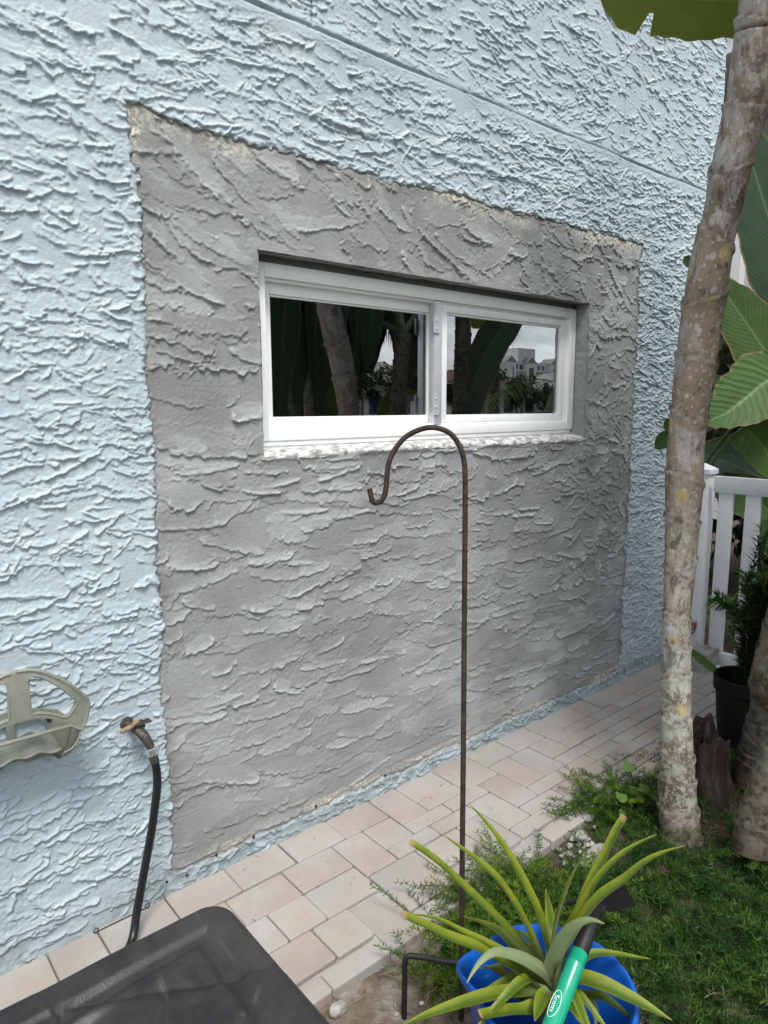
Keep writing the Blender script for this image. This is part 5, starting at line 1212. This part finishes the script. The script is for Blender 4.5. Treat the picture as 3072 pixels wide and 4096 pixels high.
for k in range(12):
    a = 6.283 * k / 12 + r_.uniform(-.2, .2); L = r_.uniform(0.13, 0.24); e = r_.uniform(0.35, 1.05); h2 = Vector((math.cos(a), math.sin(a), 0)); p0 = heart_ + Vector((0, 0, 0.0)) + h2 * 0.012
    V_, F_, U_ = strap([p0, p0 + h2 * L * .3 * math.cos(e) + Vector((0, 0, L * .38 * math.sin(e))), p0 + h2 * L * .65 * math.cos(e) + Vector((0, 0, L * .6 * math.sin(e))), p0 + h2 * L + Vector((0, 0, L * .62 * math.sin(e) - .03))], r_.uniform(.010, .0145), (-h2.x * .8, -h2.y * .8, 1), 70, 0.45, 0.0011, 1.0, False, 0.85)
    np_mesh('leaf', V_, F_, M['pine'], pp, None, U_)
hoe = empty('garden_hoe', HOE_HANDLE[0], 'green handled garden hoe with a black blade leaning across the blue bucket', 'hoe')
hd = Vector(HOE_HANDLE[2]) - Vector(HOE_HANDLE[0]); hl_ = hd.length; hdn = hd.normalized(); h0 = Vector(HOE_HANDLE[0])
HR = 0.0168
handle = MB().tube([h0 + hdn * t for t in (0, hl_ * .4, hl_ * .86, hl_ * .862, hl_ * .872, hl_ * .874, hl_)], [HR, HR, HR, HR * 1.015, HR * 1.015, HR, HR], 28).build('handle', M['green'], hoe)
fp = catmull(HOE_FERRULE, 24); MB().tube(fp, [HR * 0.97] + [max(0.0075, HR * 0.96 * (1 - 0.6 * max(0, k / 23 - 0.30))) for k in range(1, 24)], 20).build('socket', M['grip'], hoe)
MB().tube(catmull([HOE_FERRULE[-2], HOE_FERRULE[-1], HOE_BLADE[-1]], 10), 0.006, 10).build('neck', M['blade'], hoe)
bl = MB(); bl.prism([HOE_BLADE], tuple(fwd), 0.004); bl.build('blade', M['blade'], hoe, False)
for t_ in HOE_TINES: MB().tube(catmull(t_, 14), [0.0048] * 13 + [0.003], 8).build('tine', M['blade'], hoe)
# lettering wrapped round the handle, inside a thin oval
txt = bpy.data.curves.new('lettering', 'FONT'); txt.body = 'Scotts'; txt.size = 0.013; txt.align_x = 'CENTER'; txt.align_y = 'CENTER'
to = bpy.data.objects.new('lettering', txt); COL.objects.link(to)
dg = bpy.context.evaluated_depsgraph_get(); tm = bpy.data.meshes.new_from_object(to.evaluated_get(dg)); bpy.data.objects.remove(to)
view_ = (Vector((0, -1.9, 1.5)) - (h0 + hdn * hl_ * 0.55)); view_ = (view_ - hdn * view_.dot(hdn)).normalized(); sdv = hdn.cross(view_)
def wrap(x, y, rr=HR + 0.0004, off=-0.95):
    a = off - y / HR * -1.0; a = off + y / HR
    return h0 + hdn * (hl_ * 0.40 - x) + (view_ * math.cos(a) - sdv * math.sin(a) * -1.0) * rr
sgn = 1 if (right.dot(sdv) < 0) else -1
lm = MB()
lm.add([wrap(v.co.x, -sgn * v.co.y, off=sgn * 0.62) for v in tm.vertices], [list(p.vertices)[::-1] for p in tm.polygons])
ov = []
for k in range(49):
    a = 6.2832 * k / 48; ov.append(wrap(0.025 * math.cos(a), sgn * 0.0105 * math.sin(a), off=sgn * 0.62))
lm.tube(ov, 0.0005, 6, False); lm.build('lettering', M['white'], hoe, False)

# ------------------------------------------------------------------ fern ground cover, litter, stones
def sprig(n, r, L=(0.07, 0.16), nl=(0.010, 0.019), w=0.00075, rise=0.8):
    """needle triangles of n sprigs as arrays local to their own base points; returns V, F, tone"""
    return None
def fern_mass(base, r, L=(0.11, 0.23), nl=(0.015, 0.028), w=0.00105, nodes=12, per=7, rise=(0.3, 1.0), lean=None):
    n = len(base); az = r.uniform(0, 6.283, n); el = r.uniform(rise[0], rise[1], n); LL = r.uniform(L[0], L[1], n)
    if lean is not None: az = lean + r.normal(0, 0.9, n)
    d0 = np.stack([np.cos(az) * np.cos(el), np.sin(az) * np.cos(el), np.sin(el)], -1)
    t = np.linspace(0.12, 1, nodes)
    P = base[:, None, :] + d0[:, None, :] * (LL[:, None] * t)[..., None]
    hz = np.stack([np.cos(az), np.sin(az), np.zeros(n)], -1)
    sag = (t ** 2)[None, :] * LL[:, None]
    P = P + hz[:, None, :] * (sag * 0.25)[..., None]; P[..., 2] -= sag * 0.38
    lump = np.sin(base[:, 0] * 17 + base[:, 1] * 11) + np.sin(base[:, 1] * 23 - base[:, 0] * 9) + 0.7 * np.sin(base[:, 0] * 41 + base[:, 1] * 37)
    P[..., 2] += (0.022 * np.clip(lump, -1, 2))[:, None] * t[None, :]
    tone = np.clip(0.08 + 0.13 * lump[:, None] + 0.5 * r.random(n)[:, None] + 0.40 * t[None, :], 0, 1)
    P2 = np.repeat(P.reshape(-1, 3), per, 0); m = len(P2); tn = np.repeat(tone.reshape(-1), per)
    ax = np.repeat(np.repeat(d0, nodes, 0), per, 0)
    dr = r.normal(0, 1, (m, 3)); dr -= ax * (dr * ax).sum(1)[:, None] * 0.9; dr += ax * 0.55; dr[:, 2] += 0.25
    dr /= np.linalg.norm(dr, axis=1)[:, None]; ln = r.uniform(nl[0], nl[1], (m, 1))
    sd = np.cross(dr, r.normal(0, 1, (m, 3))); sd /= np.linalg.norm(sd, axis=1)[:, None]
    V = np.stack([P2 - sd * w * .5, P2 + sd * w * .5, P2 + dr * ln * .6 + sd * w, P2 + dr * ln, P2 + dr * ln * .6 - sd * w], 1).reshape(-1, 3)
    o = np.arange(m)[:, None] * 5
    F4 = o + np.array([[0, 1, 2, 4]]); F3 = o + np.array([[4, 2, 3]])
    # stems
    a = P[:, :-1].reshape(-1, 3); b_ = P[:, 1:].reshape(-1, 3); k = len(a); s2 = np.array([0.0006, 0.0006, 0.0])
    SV = np.stack([a - s2, a + s2, b_ + s2, b_ - s2], 1).reshape(-1, 3)
    SF = np.arange(4 * k).reshape(k, 4) + len(V)
    return np.concatenate([V, SV]), [np.concatenate([F4, SF]), F3], np.concatenate([np.repeat(tn, 5), np.full(4 * k, 0.55)])
fr = np.random.default_rng(21)
def scatter(n, xr, yr, keep):
    P = np.stack([fr.uniform(*xr, n), fr.uniform(*yr, n)], -1); k = np.array([keep(x, y) for x, y in P]); P = P[k]
    return np.concatenate([P, np.full((len(P), 1), -0.045) + fr.uniform(-0.008, 0.012, (len(P), 1))], 1)
def in_bed(x, y):
    e = -0.64 - 0.03 * math.sin(x * 9) - 0.02 * math.sin(x * 23)
    if y > e: return False
    if x < 1.16 + 0.05 * math.sin(y * 13): return False
    if x < 1.24 and y > -0.84: return False
    if (x - 1.93) ** 2 / 0.045 + (y + 0.69) ** 2 / 0.015 < 1: return False
    if math.hypot(x - BC.x, y - BC.y) < 0.17 or math.hypot(x - SC.x, y - SC.y) < 0.15: return False
    if 2.32 < x < 2.60 and -1.06 < y < -0.80 and fr.random() < 0.8: return False
    if math.hypot(x - 2.24, y + 0.88) < 0.075: return False
    gap = math.sin(x * 7.3 + y * 3.1) + math.sin(y * 9.7 - x * 2.3) + 0.6 * math.sin(x * 19 + y * 17)
    return gap > -1.55 or fr.random() < 0.35
base = scatter(4300, (1.0, 3.1), (-2.1, -0.62), in_bed)
V_, F_, T_ = fern_mass(base, fr)
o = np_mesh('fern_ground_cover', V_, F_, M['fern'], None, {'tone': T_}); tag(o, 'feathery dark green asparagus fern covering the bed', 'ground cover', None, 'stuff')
for k, (cx_, cy_, sx, sy, cnt, lab) in enumerate(((1.50, -0.655, 0.16, 0.045, 120, 'bright feathery fern tuft spilling onto the pavers behind the hook pole'), (2.22, -0.60, 0.13, 0.05, 110, 'feathery fern tuft on the path edge in front of the main trunk'),
                                                    (1.20, -0.76, 0.07, 0.04, 45, 'small fern tuft at the foot of the hook pole by the paver corner'), (1.52, -0.82, 0.16, 0.06, 110, 'bright fern tuft between the hook pole and the white stones'))):
    b_ = np.stack([fr.normal(cx_, sx * .6, cnt), fr.normal(cy_, sy * .7, cnt), np.full(cnt, -0.03)], -1)
    V_, F_, T_ = fern_mass(b_, fr, L=(0.10, 0.22), nl=(0.012, 0.022), nodes=15, per=7, rise=(0.35, 1.25))
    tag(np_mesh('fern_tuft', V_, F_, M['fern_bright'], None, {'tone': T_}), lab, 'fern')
wd = empty('broadleaf_weed', (2.28, -0.66, -0.04), 'pale green broad leaved weed in the fern at the path edge', 'weed')
for k, (dx, dy, dz, s_) in enumerate(((0, 0.03, 0.17, .034), (-.06, .0, .09, .036), (.02, -.03, .10, .03), (.05, .01, .07, .03), (-.10, -.02, .04, .022), (.09, -.05, .05, .024))):
    p = Vector((2.28 + dx, -0.66 + dy, -0.03 + dz)); dr = Vector((-0.7, -0.5, -0.25)) if k % 2 else Vector((0.5, -0.8, -0.2))
    leaf_obj('leaf', wd, M['shoot'], mid=[p, p + dr * s_ * .6, p + dr * s_ * 1.3], hw=s_ * .8, N=(-0.3, -0.5, 0.85), fold=0.1, heart=True, nst=14, nac=4, seed=70 + k)
    MB().tube(catmull([(2.28, -0.66, -0.05), (2.28 + dx * .5, -0.66 + dy * .4, dz * .5), p], 8), 0.0013, 5).build('stem', M['shoot'], wd)
def rock(name, c, s, seed, lab, grp=None):
    r = random.Random(seed); bm = bmesh.new(); bmesh.ops.create_icosphere(bm, subdivisions=3, radius=1.0)
    pl = [(Vector((r.gauss(0, 1), r.gauss(0, 1), r.gauss(0, 1))).normalized(), r.uniform(0.55, 0.9)) for _ in range(9)]
    for v in bm.verts:
        for nrm_, dd_ in pl:
            e = v.co.dot(nrm_) - dd_
            if e > 0: v.co -= nrm_ * e * 0.85
        v.co += v.co.normalized() * 0.03 * math.sin(v.co.x * 9 + seed) * math.sin(v.co.y * 11)
        v.co = Vector((c[0] + v.co.x * s[0], c[1] + v.co.y * s[1], c[2] + v.co.z * s[2]))
    me = bpy.data.meshes.new(name); bm.to_mesh(me); bm.free(); return tag(link(name, me, M['stone'], None, False), lab, 'stone', grp)
rock('stone', (0.902, -0.655, -0.014), (0.027, 0.022, 0.018), 1, 'pale angular stone beside the corner of the black lid')
rock('stone', (1.968, -0.655, -0.006), (0.030, 0.024, 0.020), 2, 'largest white stone in the rubble at the path edge')
rock('stone', (1.93, -0.735, -0.018), (0.085, 0.034, 0.020), 3, 'long flat grey white stone half buried in the rubble by the fern')
rock('stone', (2.10, -0.60, -0.010), (0.034, 0.026, 0.014), 4, 'grey flat stone at the path edge near the weed')
rr_ = random.Random(8)
for k in range(26):
    s_ = rr_.uniform(0.006, 0.015); rock('stone', (rr_.gauss(1.93, 0.075), rr_.gauss(-0.672, 0.028), -0.022), (s_, s_ * .8, s_ * .7), 40 + k, 'small white stone chip in the sandy gap between path edge and fern', 'stone chips at the path edge')
for k in range(9):
    s_ = rr_.uniform(0.005, 0.011); rock('stone', (rr_.uniform(0.9, 1.22), rr_.uniform(-0.98, -0.70), -0.028), (s_, s_ * .8, s_ * .6), 80 + k, 'small pale pebble on the bare soil between lid and bucket', 'pebbles on the bare soil')
tw = MB(); r_ = random.Random(30)
for k in range(240):
    if k < 120: x, y = r_.uniform(0.85, 1.30), r_.uniform(-1.1, -0.635)
    elif k < 190: x, y = r_.uniform(2.30, 2.75), r_.uniform(-1.08, -0.72)
    else: x, y = r_.uniform(1.2, 2.2), r_.uniform(-1.4, -0.66)
    a = r_.uniform(0, 6.28); L = r_.uniform(0.02, 0.085); z = -0.025; d = Vector((math.cos(a), math.sin(a), r_.uniform(-.1, .25))) * L; p = Vector((x, y, z))
    bend = Vector((r_.uniform(-.3, .3) * L, r_.uniform(-.3, .3) * L, r_.uniform(0, .25) * L))
    tw.tube([p, p + d * .5 + bend, p + d], [0.0012, 0.0010, 0.0006], 4, False)
dead = fr.normal(0, 1, (26, 3)) * np.array([0.5, 0.35, 0.01]) + np.array([1.95, -1.15, -0.01]); dead = dead[[in_bed(x, y) for x, y, _ in dead]]
V_, F_, T_ = fern_mass(dead, fr, L=(0.05, 0.11), nodes=7, per=4, rise=(0.5, 1.1))
tag(np_mesh('dry_fern', V_, F_, M['timber'], None, {'tone': T_}), 'scattered brown dried fern sprigs in the green bed', 'dry fern', None, 'stuff')
for q_, (x_, y_) in enumerate(()):
    lw_ = empty('broadleaf_weed', (x_, y_, -0.04), 'small round leaved weed seedling growing in the pale rubble', 'weed', 'round leaved seedlings')
    for k in range(4):
        a_ = 1.57 * k + q_; d_ = Vector((math.cos(a_), math.sin(a_), 0.15)); p = Vector((x_, y_, 0.075 if q_ < 0 else 0.01)) + d_ * 0.012
        leaf_obj('leaf', lw_, M['shoot'], mid=[p, p + d_ * 0.016, p + d_ * 0.034 - Vector((0, 0, .008))], hw=0.017, N=(0, 0, 1), fold=0.1, heart=True, nst=10, nac=3, seed=400 + q_ * 4 + k)
    MB().tube([(x_, y_, -0.05), (x_, y_, 0.078 if q_ < 0 else 0.012)], 0.0016, 5).build('stem', M['shoot'], lw_)
for k in range(70):
    x, y = r_.uniform(0.7, 3.4), -abs(r_.gauss(0, 0.3)); a = r_.uniform(0, 6.28); L = r_.uniform(0.004, 0.018)
    if y < -0.58: continue
    p = Vector((x, y, 0.0015)); tw.tube([p, p + Vector((math.cos(a), math.sin(a), 0.08)) * L], [0.0011, 0.0007], 4, False)
tag(tw.build('plant_litter', M['twig'], None), 'dry twigs and roots scattered on the soil', 'litter', None, 'stuff')

# ------------------------------------------------------------------ neighbour's house at the top right
nb_ = empty('neighbour_house', (9.5, 3.0, 0), 'tan house with a pale eave just beyond the wall corner', 'house')
MB().box((9.2, -1.2, -0.05), (9.6, 9.0, 5.35)).build('wall', M['tan'], nb_, False)
MB().box((8.35, -1.3, 5.36), (9.7, 9.0, 5.40)).build('soffit', M['house_white'], nb_, False)
MB().box((8.28, -1.3, 5.36), (8.345, 9.0, 5.66)).build('fascia', M['house_white'], nb_, False)
MB().box((8.2, -1.35, 5.665), (16, 9.0, 5.72)).build('roof', M['roof'], nb_, False)
MB().box((8.50, 1.72, -0.05), (8.64, 1.86, 5.355), 0.01).build('porch_column', M['house_white'], nb_, False)
MB().box((9.05, -1.1, 2.7), (9.19, 5.5, 3.14)).build('porch_wall', M['house_white'], nb_, False)
MB().box((9.17, -0.5, 3.24), (9.195, 3.2, 4.2)).build('window', M['dark_glass'], nb_, False)

# ------------------------------------------------------------------ what the window mirrors: leaves and palms behind the camera, canal, far bank
mir_t = empty('bird_of_paradise_tree', (3.0, -2.2, 0), 'dense paddle leaved clump reflected as the black mass in the left pane', 'tree', 'giant bird of paradise trees')
for k, (x_, y_) in enumerate(((2.75, -2.05), (2.95, -2.15), (3.2, -2.1), (2.5, -2.2))):
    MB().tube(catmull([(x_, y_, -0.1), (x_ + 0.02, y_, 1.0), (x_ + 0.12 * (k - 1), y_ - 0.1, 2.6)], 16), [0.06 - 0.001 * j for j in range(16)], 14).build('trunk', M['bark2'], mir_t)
r_ = random.Random(44)
for k in range(15):
    x_, y_ = 2.25 + 0.088 * k + r_.uniform(-.04, .04), -2.0 + r_.uniform(-.3, .15); z0 = r_.uniform(2.7, 3.1); z1 = r_.uniform(1.65, 1.85) if x_ > 2.5 else r_.uniform(1.9, 2.1); dx = r_.uniform(-.15, .15)
    leaf_obj('leaf', mir_t, M['paddle_dark'], mid=[(x_, y_, z0), (x_ + dx * .3, y_ + .05, z0 - .2), (x_ + dx * .7, y_ + .06, (z0 + z1) / 2), (x_ + dx, y_ + .03, z1)], hw=r_.uniform(0.15, 0.20), N=(r_.uniform(-.3, .3), 1, 0.3), fold=0.15, wave=0.02, seed=200 + k)
for k, (x_, z1, tilt) in enumerate(((2.45, 1.55, -.25), (2.75, 1.75, .1), (3.05, 1.7, .2), (3.75, 1.55, .35))):
    leaf_obj('leaf', mir_t, M['paddle'], mid=[(x_ - tilt, -2.1, 0.7), (x_ - tilt * .5, -2.1, 1.15), (x_, -2.12, z1), (x_ + tilt * .8, -2.15, z1 + 0.05)], hw=0.13, N=(-0.2, 0.9, 0.4), fold=0.25, wave=0.02, seed=230 + k)
for k in range(7):
    x_ = 2.10 + 0.105 * k; z1 = (1.38, 1.5, 1.42, 1.55, 1.5, 1.62, 1.72)[k]
    leaf_obj('leaf', mir_t, M['paddle_dark'], mid=[(x_ + .2, -1.5, 2.85), (x_ + .1, -1.32, 2.55), (x_ + .04, -1.24, 2.1), (x_ + .03 * (k % 3 - 1), -1.22 - .02 * (k % 2), z1)], hw=0.10 + 0.015 * (k % 2), N=(.2 * (k % 3 - 1), 1, .2), fold=0.15, wave=0.02, seed=270 + k)
leaf_obj('leaf', mir_t, M['paddle_dark'], mid=[(3.60, -1.46, 1.1), (3.77, -1.45, 1.39), (3.87, -1.45, 1.62), (4.01, -1.45, 1.89), (4.2, -1.45, 2.10), (4.42, -1.45, 2.30), (4.7, -1.45, 2.5)], hw=0.150, N=(-0.25, 1, 0.1), fold=0.08, seed=240)
leaf_obj('leaf', mir_t, M['paddle_dark'], mid=[(3.58, -1.8, 2.6), (3.66, -1.8, 2.3), (3.74, -1.8, 2.0), (3.80, -1.8, 1.72)], hw=0.10, N=(.1, 1, .1), fold=0.12, seed=251)
for x_, y_, r1, mt_, lb_ in ((3.57, -1.3, 0.048, M['bark2'], 'slim dark trunk mirrored at the left of the right pane'), (3.92, -1.62, 0.062, M['bark'], 'pale brown trunk mirrored beside the slim dark trunk')):
    e = empty('bird_of_paradise_tree', (x_, y_, -0.05), lb_, 'tree', 'giant bird of paradise trees')
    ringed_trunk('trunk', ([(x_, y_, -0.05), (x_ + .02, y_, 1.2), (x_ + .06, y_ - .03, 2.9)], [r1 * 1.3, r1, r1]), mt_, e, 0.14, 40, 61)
palm = empty('palm_tree', (3.3, -3.9, 0), 'feather palm with a thick trunk behind the dense leaf clump', 'palm', 'palms behind the camera')
MB().tube(catmull([(3.3, -3.9, -0.1), (3.25, -3.92, 1.2), (3.1, -3.9, 2.9)], 20), [0.13 - 0.003 * j for j in range(20)], 16).build('trunk', M['bark2'], palm)
for k in range(11):
    a = 6.283 * k / 11 + 0.2; L = 1.3; tip = (3.1 + math.cos(a) * L, -3.9 + math.sin(a) * L, 1.95 + 0.5 * (k % 3))
    V_, F_ = frond((3.1, -3.9, 2.9), tip, 0.55, 40, 0.42, 0.012, 300 + k); np_mesh('frond', V_, F_, M['frond'], palm)
palm2 = empty('palm_tree', (6.0, -3.1, 0), 'small feather palm with drooping fringes mirrored at the pane tops', 'palm', 'palms behind the camera')
for k, (b_, tip, dr) in enumerate((((3.2, -2.55, 2.62), (4.13, -2.4, 2.02), .12), ((6.0, -3.1, 2.9), (5.35, -2.4, 2.50), .3), ((6.5, -2.8, 2.8), (5.45, -2.4, 2.42), .15), ((6.2, -2.3, 1.75), (4.7, -2.2, 1.38), .18), ((6.0, -3.1, 2.9), (6.6, -3.4, 2.3), .3), ((2.0, -2.3, 2.5), (2.45, -1.8, 1.85), .2), ((6.0, -3.1, 0.9), (6.3, -2.2, 1.5), .2))):
    V_, F_ = frond(b_, tip, dr, 40, 0.30, 0.009, 320 + k); np_mesh('frond', V_, F_, M['frond'], palm2)
MB().tube(catmull([(6.0, -3.1, -0.1), (6.02, -3.1, 1.5), (6.0, -3.1, 2.92)], 12), [0.10 - 0.003 * j for j in range(12)], 14).build('trunk', M['bark2'], palm2)
# boat at its mooring
bt = empty('boat', (10.2, -12.5, -1.25), 'white motor boat moored on the canal, mirrored in the left pane', 'boat')
hv = []; 
for t in np.linspace(0, 1, 14):
    w = 1.25 * math.sin(math.pi * min(1, 0.16 + t * 0.86)) ** 0.6 * (1 if t < .6 else 1 - ((t - .6) / .4) ** 2); x = 7.2 + 6.0 * t
    hv += [(x, -12.5 - w, -0.25 + 0.35 * t), (x, -12.5 - w * .7, -1.2), (x, -12.5, -1.45), (x, -12.5 + w * .7, -1.2), (x, -12.5 + w, -0.25 + 0.35 * t)]
hf = [(i * 5 + k, i * 5 + k + 1, (i + 1) * 5 + k + 1, (i + 1) * 5 + k) for i in range(13) for k in range(4)] + [(i * 5, (i + 1) * 5, (i + 1) * 5 + 4, i * 5 + 4) for i in range(13)]
MB().add(hv, hf).build('hull', M['boat'], bt)
MB().box((8.9, -13.1, -0.2), (10.9, -11.9, 0.55), 0.08).build('cabin', M['boat'], bt)
MB().box((9.2, -13.12, 0.1), (10.8, -11.88, 0.42), 0.02).build('cabin_window', M['dark_glass'], bt)
MB().box((9.2, -13.0, 1.42), (10.7, -12.0, 1.50), 0.03).build('hard_top', M['boat'], bt)
fr_ = MB()
for x_, y_ in ((9.4, -12.9), (9.4, -12.1), (10.5, -12.9), (10.5, -12.1)): fr_.tube([(x_, y_, 0.5), (x_, y_, 1.45)], 0.035, 8)
fr_.build('tower_frame', M['boat'], bt)
rl_ = MB()
for s_ in (-1, 1): rl_.tube([(10.9, -12.5 + s_, 0.55), (12.2, -12.5 + .8 * s_, 0.62), (13.1, -12.5, 0.66)], 0.03, 6)
rl_.build('bow_rail', M['steel'], bt)
ld = MB()
for x_ in (14.6, 15.25): ld.tube([(x_, -10.2, -0.6), (x_ + .12 * (x_ > 15), -10.2, 1.15)], 0.035, 8)
for z_ in (0.2, 0.55, 0.9): ld.tube([(14.6, -10.2, z_), (15.25, -10.2, z_)], 0.03, 8)
tag(ld.build('dock_ladder', M['boat'], None), 'white ladder at the canal edge mirrored in the right pane', 'ladder')
MB_ = MB().box((-60, -8.75, -2.4), (200, -8.45, 0.02)); tag(MB_.build('seawall', M['concrete'], None, False), 'concrete seawall along the near canal edge', 'seawall')
MB_ = MB().box((-60, -36.3, -2.4), (200, -35.9, 0.05)); tag(MB_.build('seawall', M['concrete'], None, False), 'concrete seawall along the far bank of the canal', 'seawall')
def far_house(x, y, w, d, hgt, rf, lab):
    e = empty('far_house', (x, y, 0), lab, 'house'); MB().box((x - w / 2, y - d / 2, -0.05), (x + w / 2, y + d / 2, hgt)).build('wall', M['house_white'], e, False)
    m_ = MB(); ov = 0.6; A = (x - w / 2 - ov, y - d / 2 - ov, hgt + .01); B = (x + w / 2 + ov, y + d / 2 + ov, hgt + .01); zt = hgt + w * 0.16
    m_.add([A, (B[0], A[1], A[2]), B, (A[0], B[1], A[2]), (x - w * .2, y, zt), (x + w * .2, y, zt)], [(0, 1, 5, 4), (1, 2, 5), (2, 3, 4, 5), (3, 0, 4), (0, 3, 2, 1)]); m_.build('roof', rf, e, False)
    for k in range(4):
        xx = x - w / 2 + w * (k + .5) / 4; MB().box((xx - .7, y + d / 2 - .05, .9), (xx + .7, y + d / 2 + .03, 2.3)).build('window', M['dark_glass'], e, False)
far_house(36.5, -44, 12, 8, 3.4, M['roof'], 'low white far bank house under a grey hip roof, left of the palms')
far_house(52.0, -46, 13, 8, 3.0, M['redroof'], 'white far bank house under a maroon hip roof, below the apartments')
far_house(66.0, -45, 12, 8, 3.2, M['roof'], 'white far bank house with grey roof at the right end of the bank')
far_house(22.0, -45, 12, 8, 3.2, M['roof'], 'white far bank house with grey roof at the left end of the bank')
ap = empty('apartment_building', (212, -160, 0), 'long pale apartment block with gables far beyond the canal', 'building')
MB().box((190, -172, 0), (196.5, -158, 17)).build('wing', M['house_pink'], ap, False); MB().box((196.5, -174, 0), (238, -160, 17.6)).build('wing', M['house_pink'], ap, False)
MB().box((203, -172, 17.6), (213, -161, 22.5)).build('roof_block', M['house_pink'], ap, False)
for x_ in (196.0, 207.5, 222.0):
    MB().box((x_ - 2.6, -160.0, 0), (x_ + 2.6, -158.2, 17.2)).build('bay', M['house_white'], ap, False)
    MB().prism([[(x_ - 3.0, -158.0, 17.21), (x_ + 3.0, -158.0, 17.21), (x_, -158.0, 19.3)]], (0, -1, 0), 6.0).build('gable', M['roof'], ap, False)
    MB().box((x_ - 1.3, -158.2, 9.5), (x_ + 1.3, -158.1, 15.5)).build('bay_window', M['dark_glass'], ap, False)
for lv_ in range(5):
    MB().box((197.2, -159.95, 0.9 + lv_ * 3.3), (237.6, -158.9, 1.15 + lv_ * 3.3)).build('balcony', M['house_white'], ap, False)
    for x_ in np.arange(198.5, 237, 2.6):
        if min(abs(x_ - g_) for g_ in (196.0, 207.5, 222.0)) > 3.0: MB().box((x_ - .8, -160.0, 1.6 + lv_ * 3.3), (x_ + .8, -159.9, 3.3 + lv_ * 3.3)).build('window', M['dark_glass'], ap, False)
r_ = random.Random(50)
kinds = ['round dark green far bank tree', 'loose olive green far bank tree', 'tall narrow far bank tree']
for k in range(26):
    x_ = 20 + k * 2.15 + r_.uniform(-.6, .6); y_ = r_.uniform(-41.5, -38.0); h_ = r_.uniform(3.2, 5.0) + (0.8 if 36 < x_ < 40 else 0); kd = k % 3
    e = empty('bank_tree', (x_, y_, 0), kinds[kd] + ' mirrored in the window', 'tree', 'trees along the far bank')
    MB().tube([(x_, y_, -0.1), (x_ + .1, y_, h_ * .6)], [0.16, 0.09], 8).build('trunk', M['far_trunk'], e)
    np_mesh('crown', *crown_cards((x_, y_, h_ * .68), ((1.5, 1.8, 1.1)[kd], 1.3, h_ * .36), 700, 0.22, 500 + k), M['far_green'], e)
print('objects', len(bpy.data.objects))
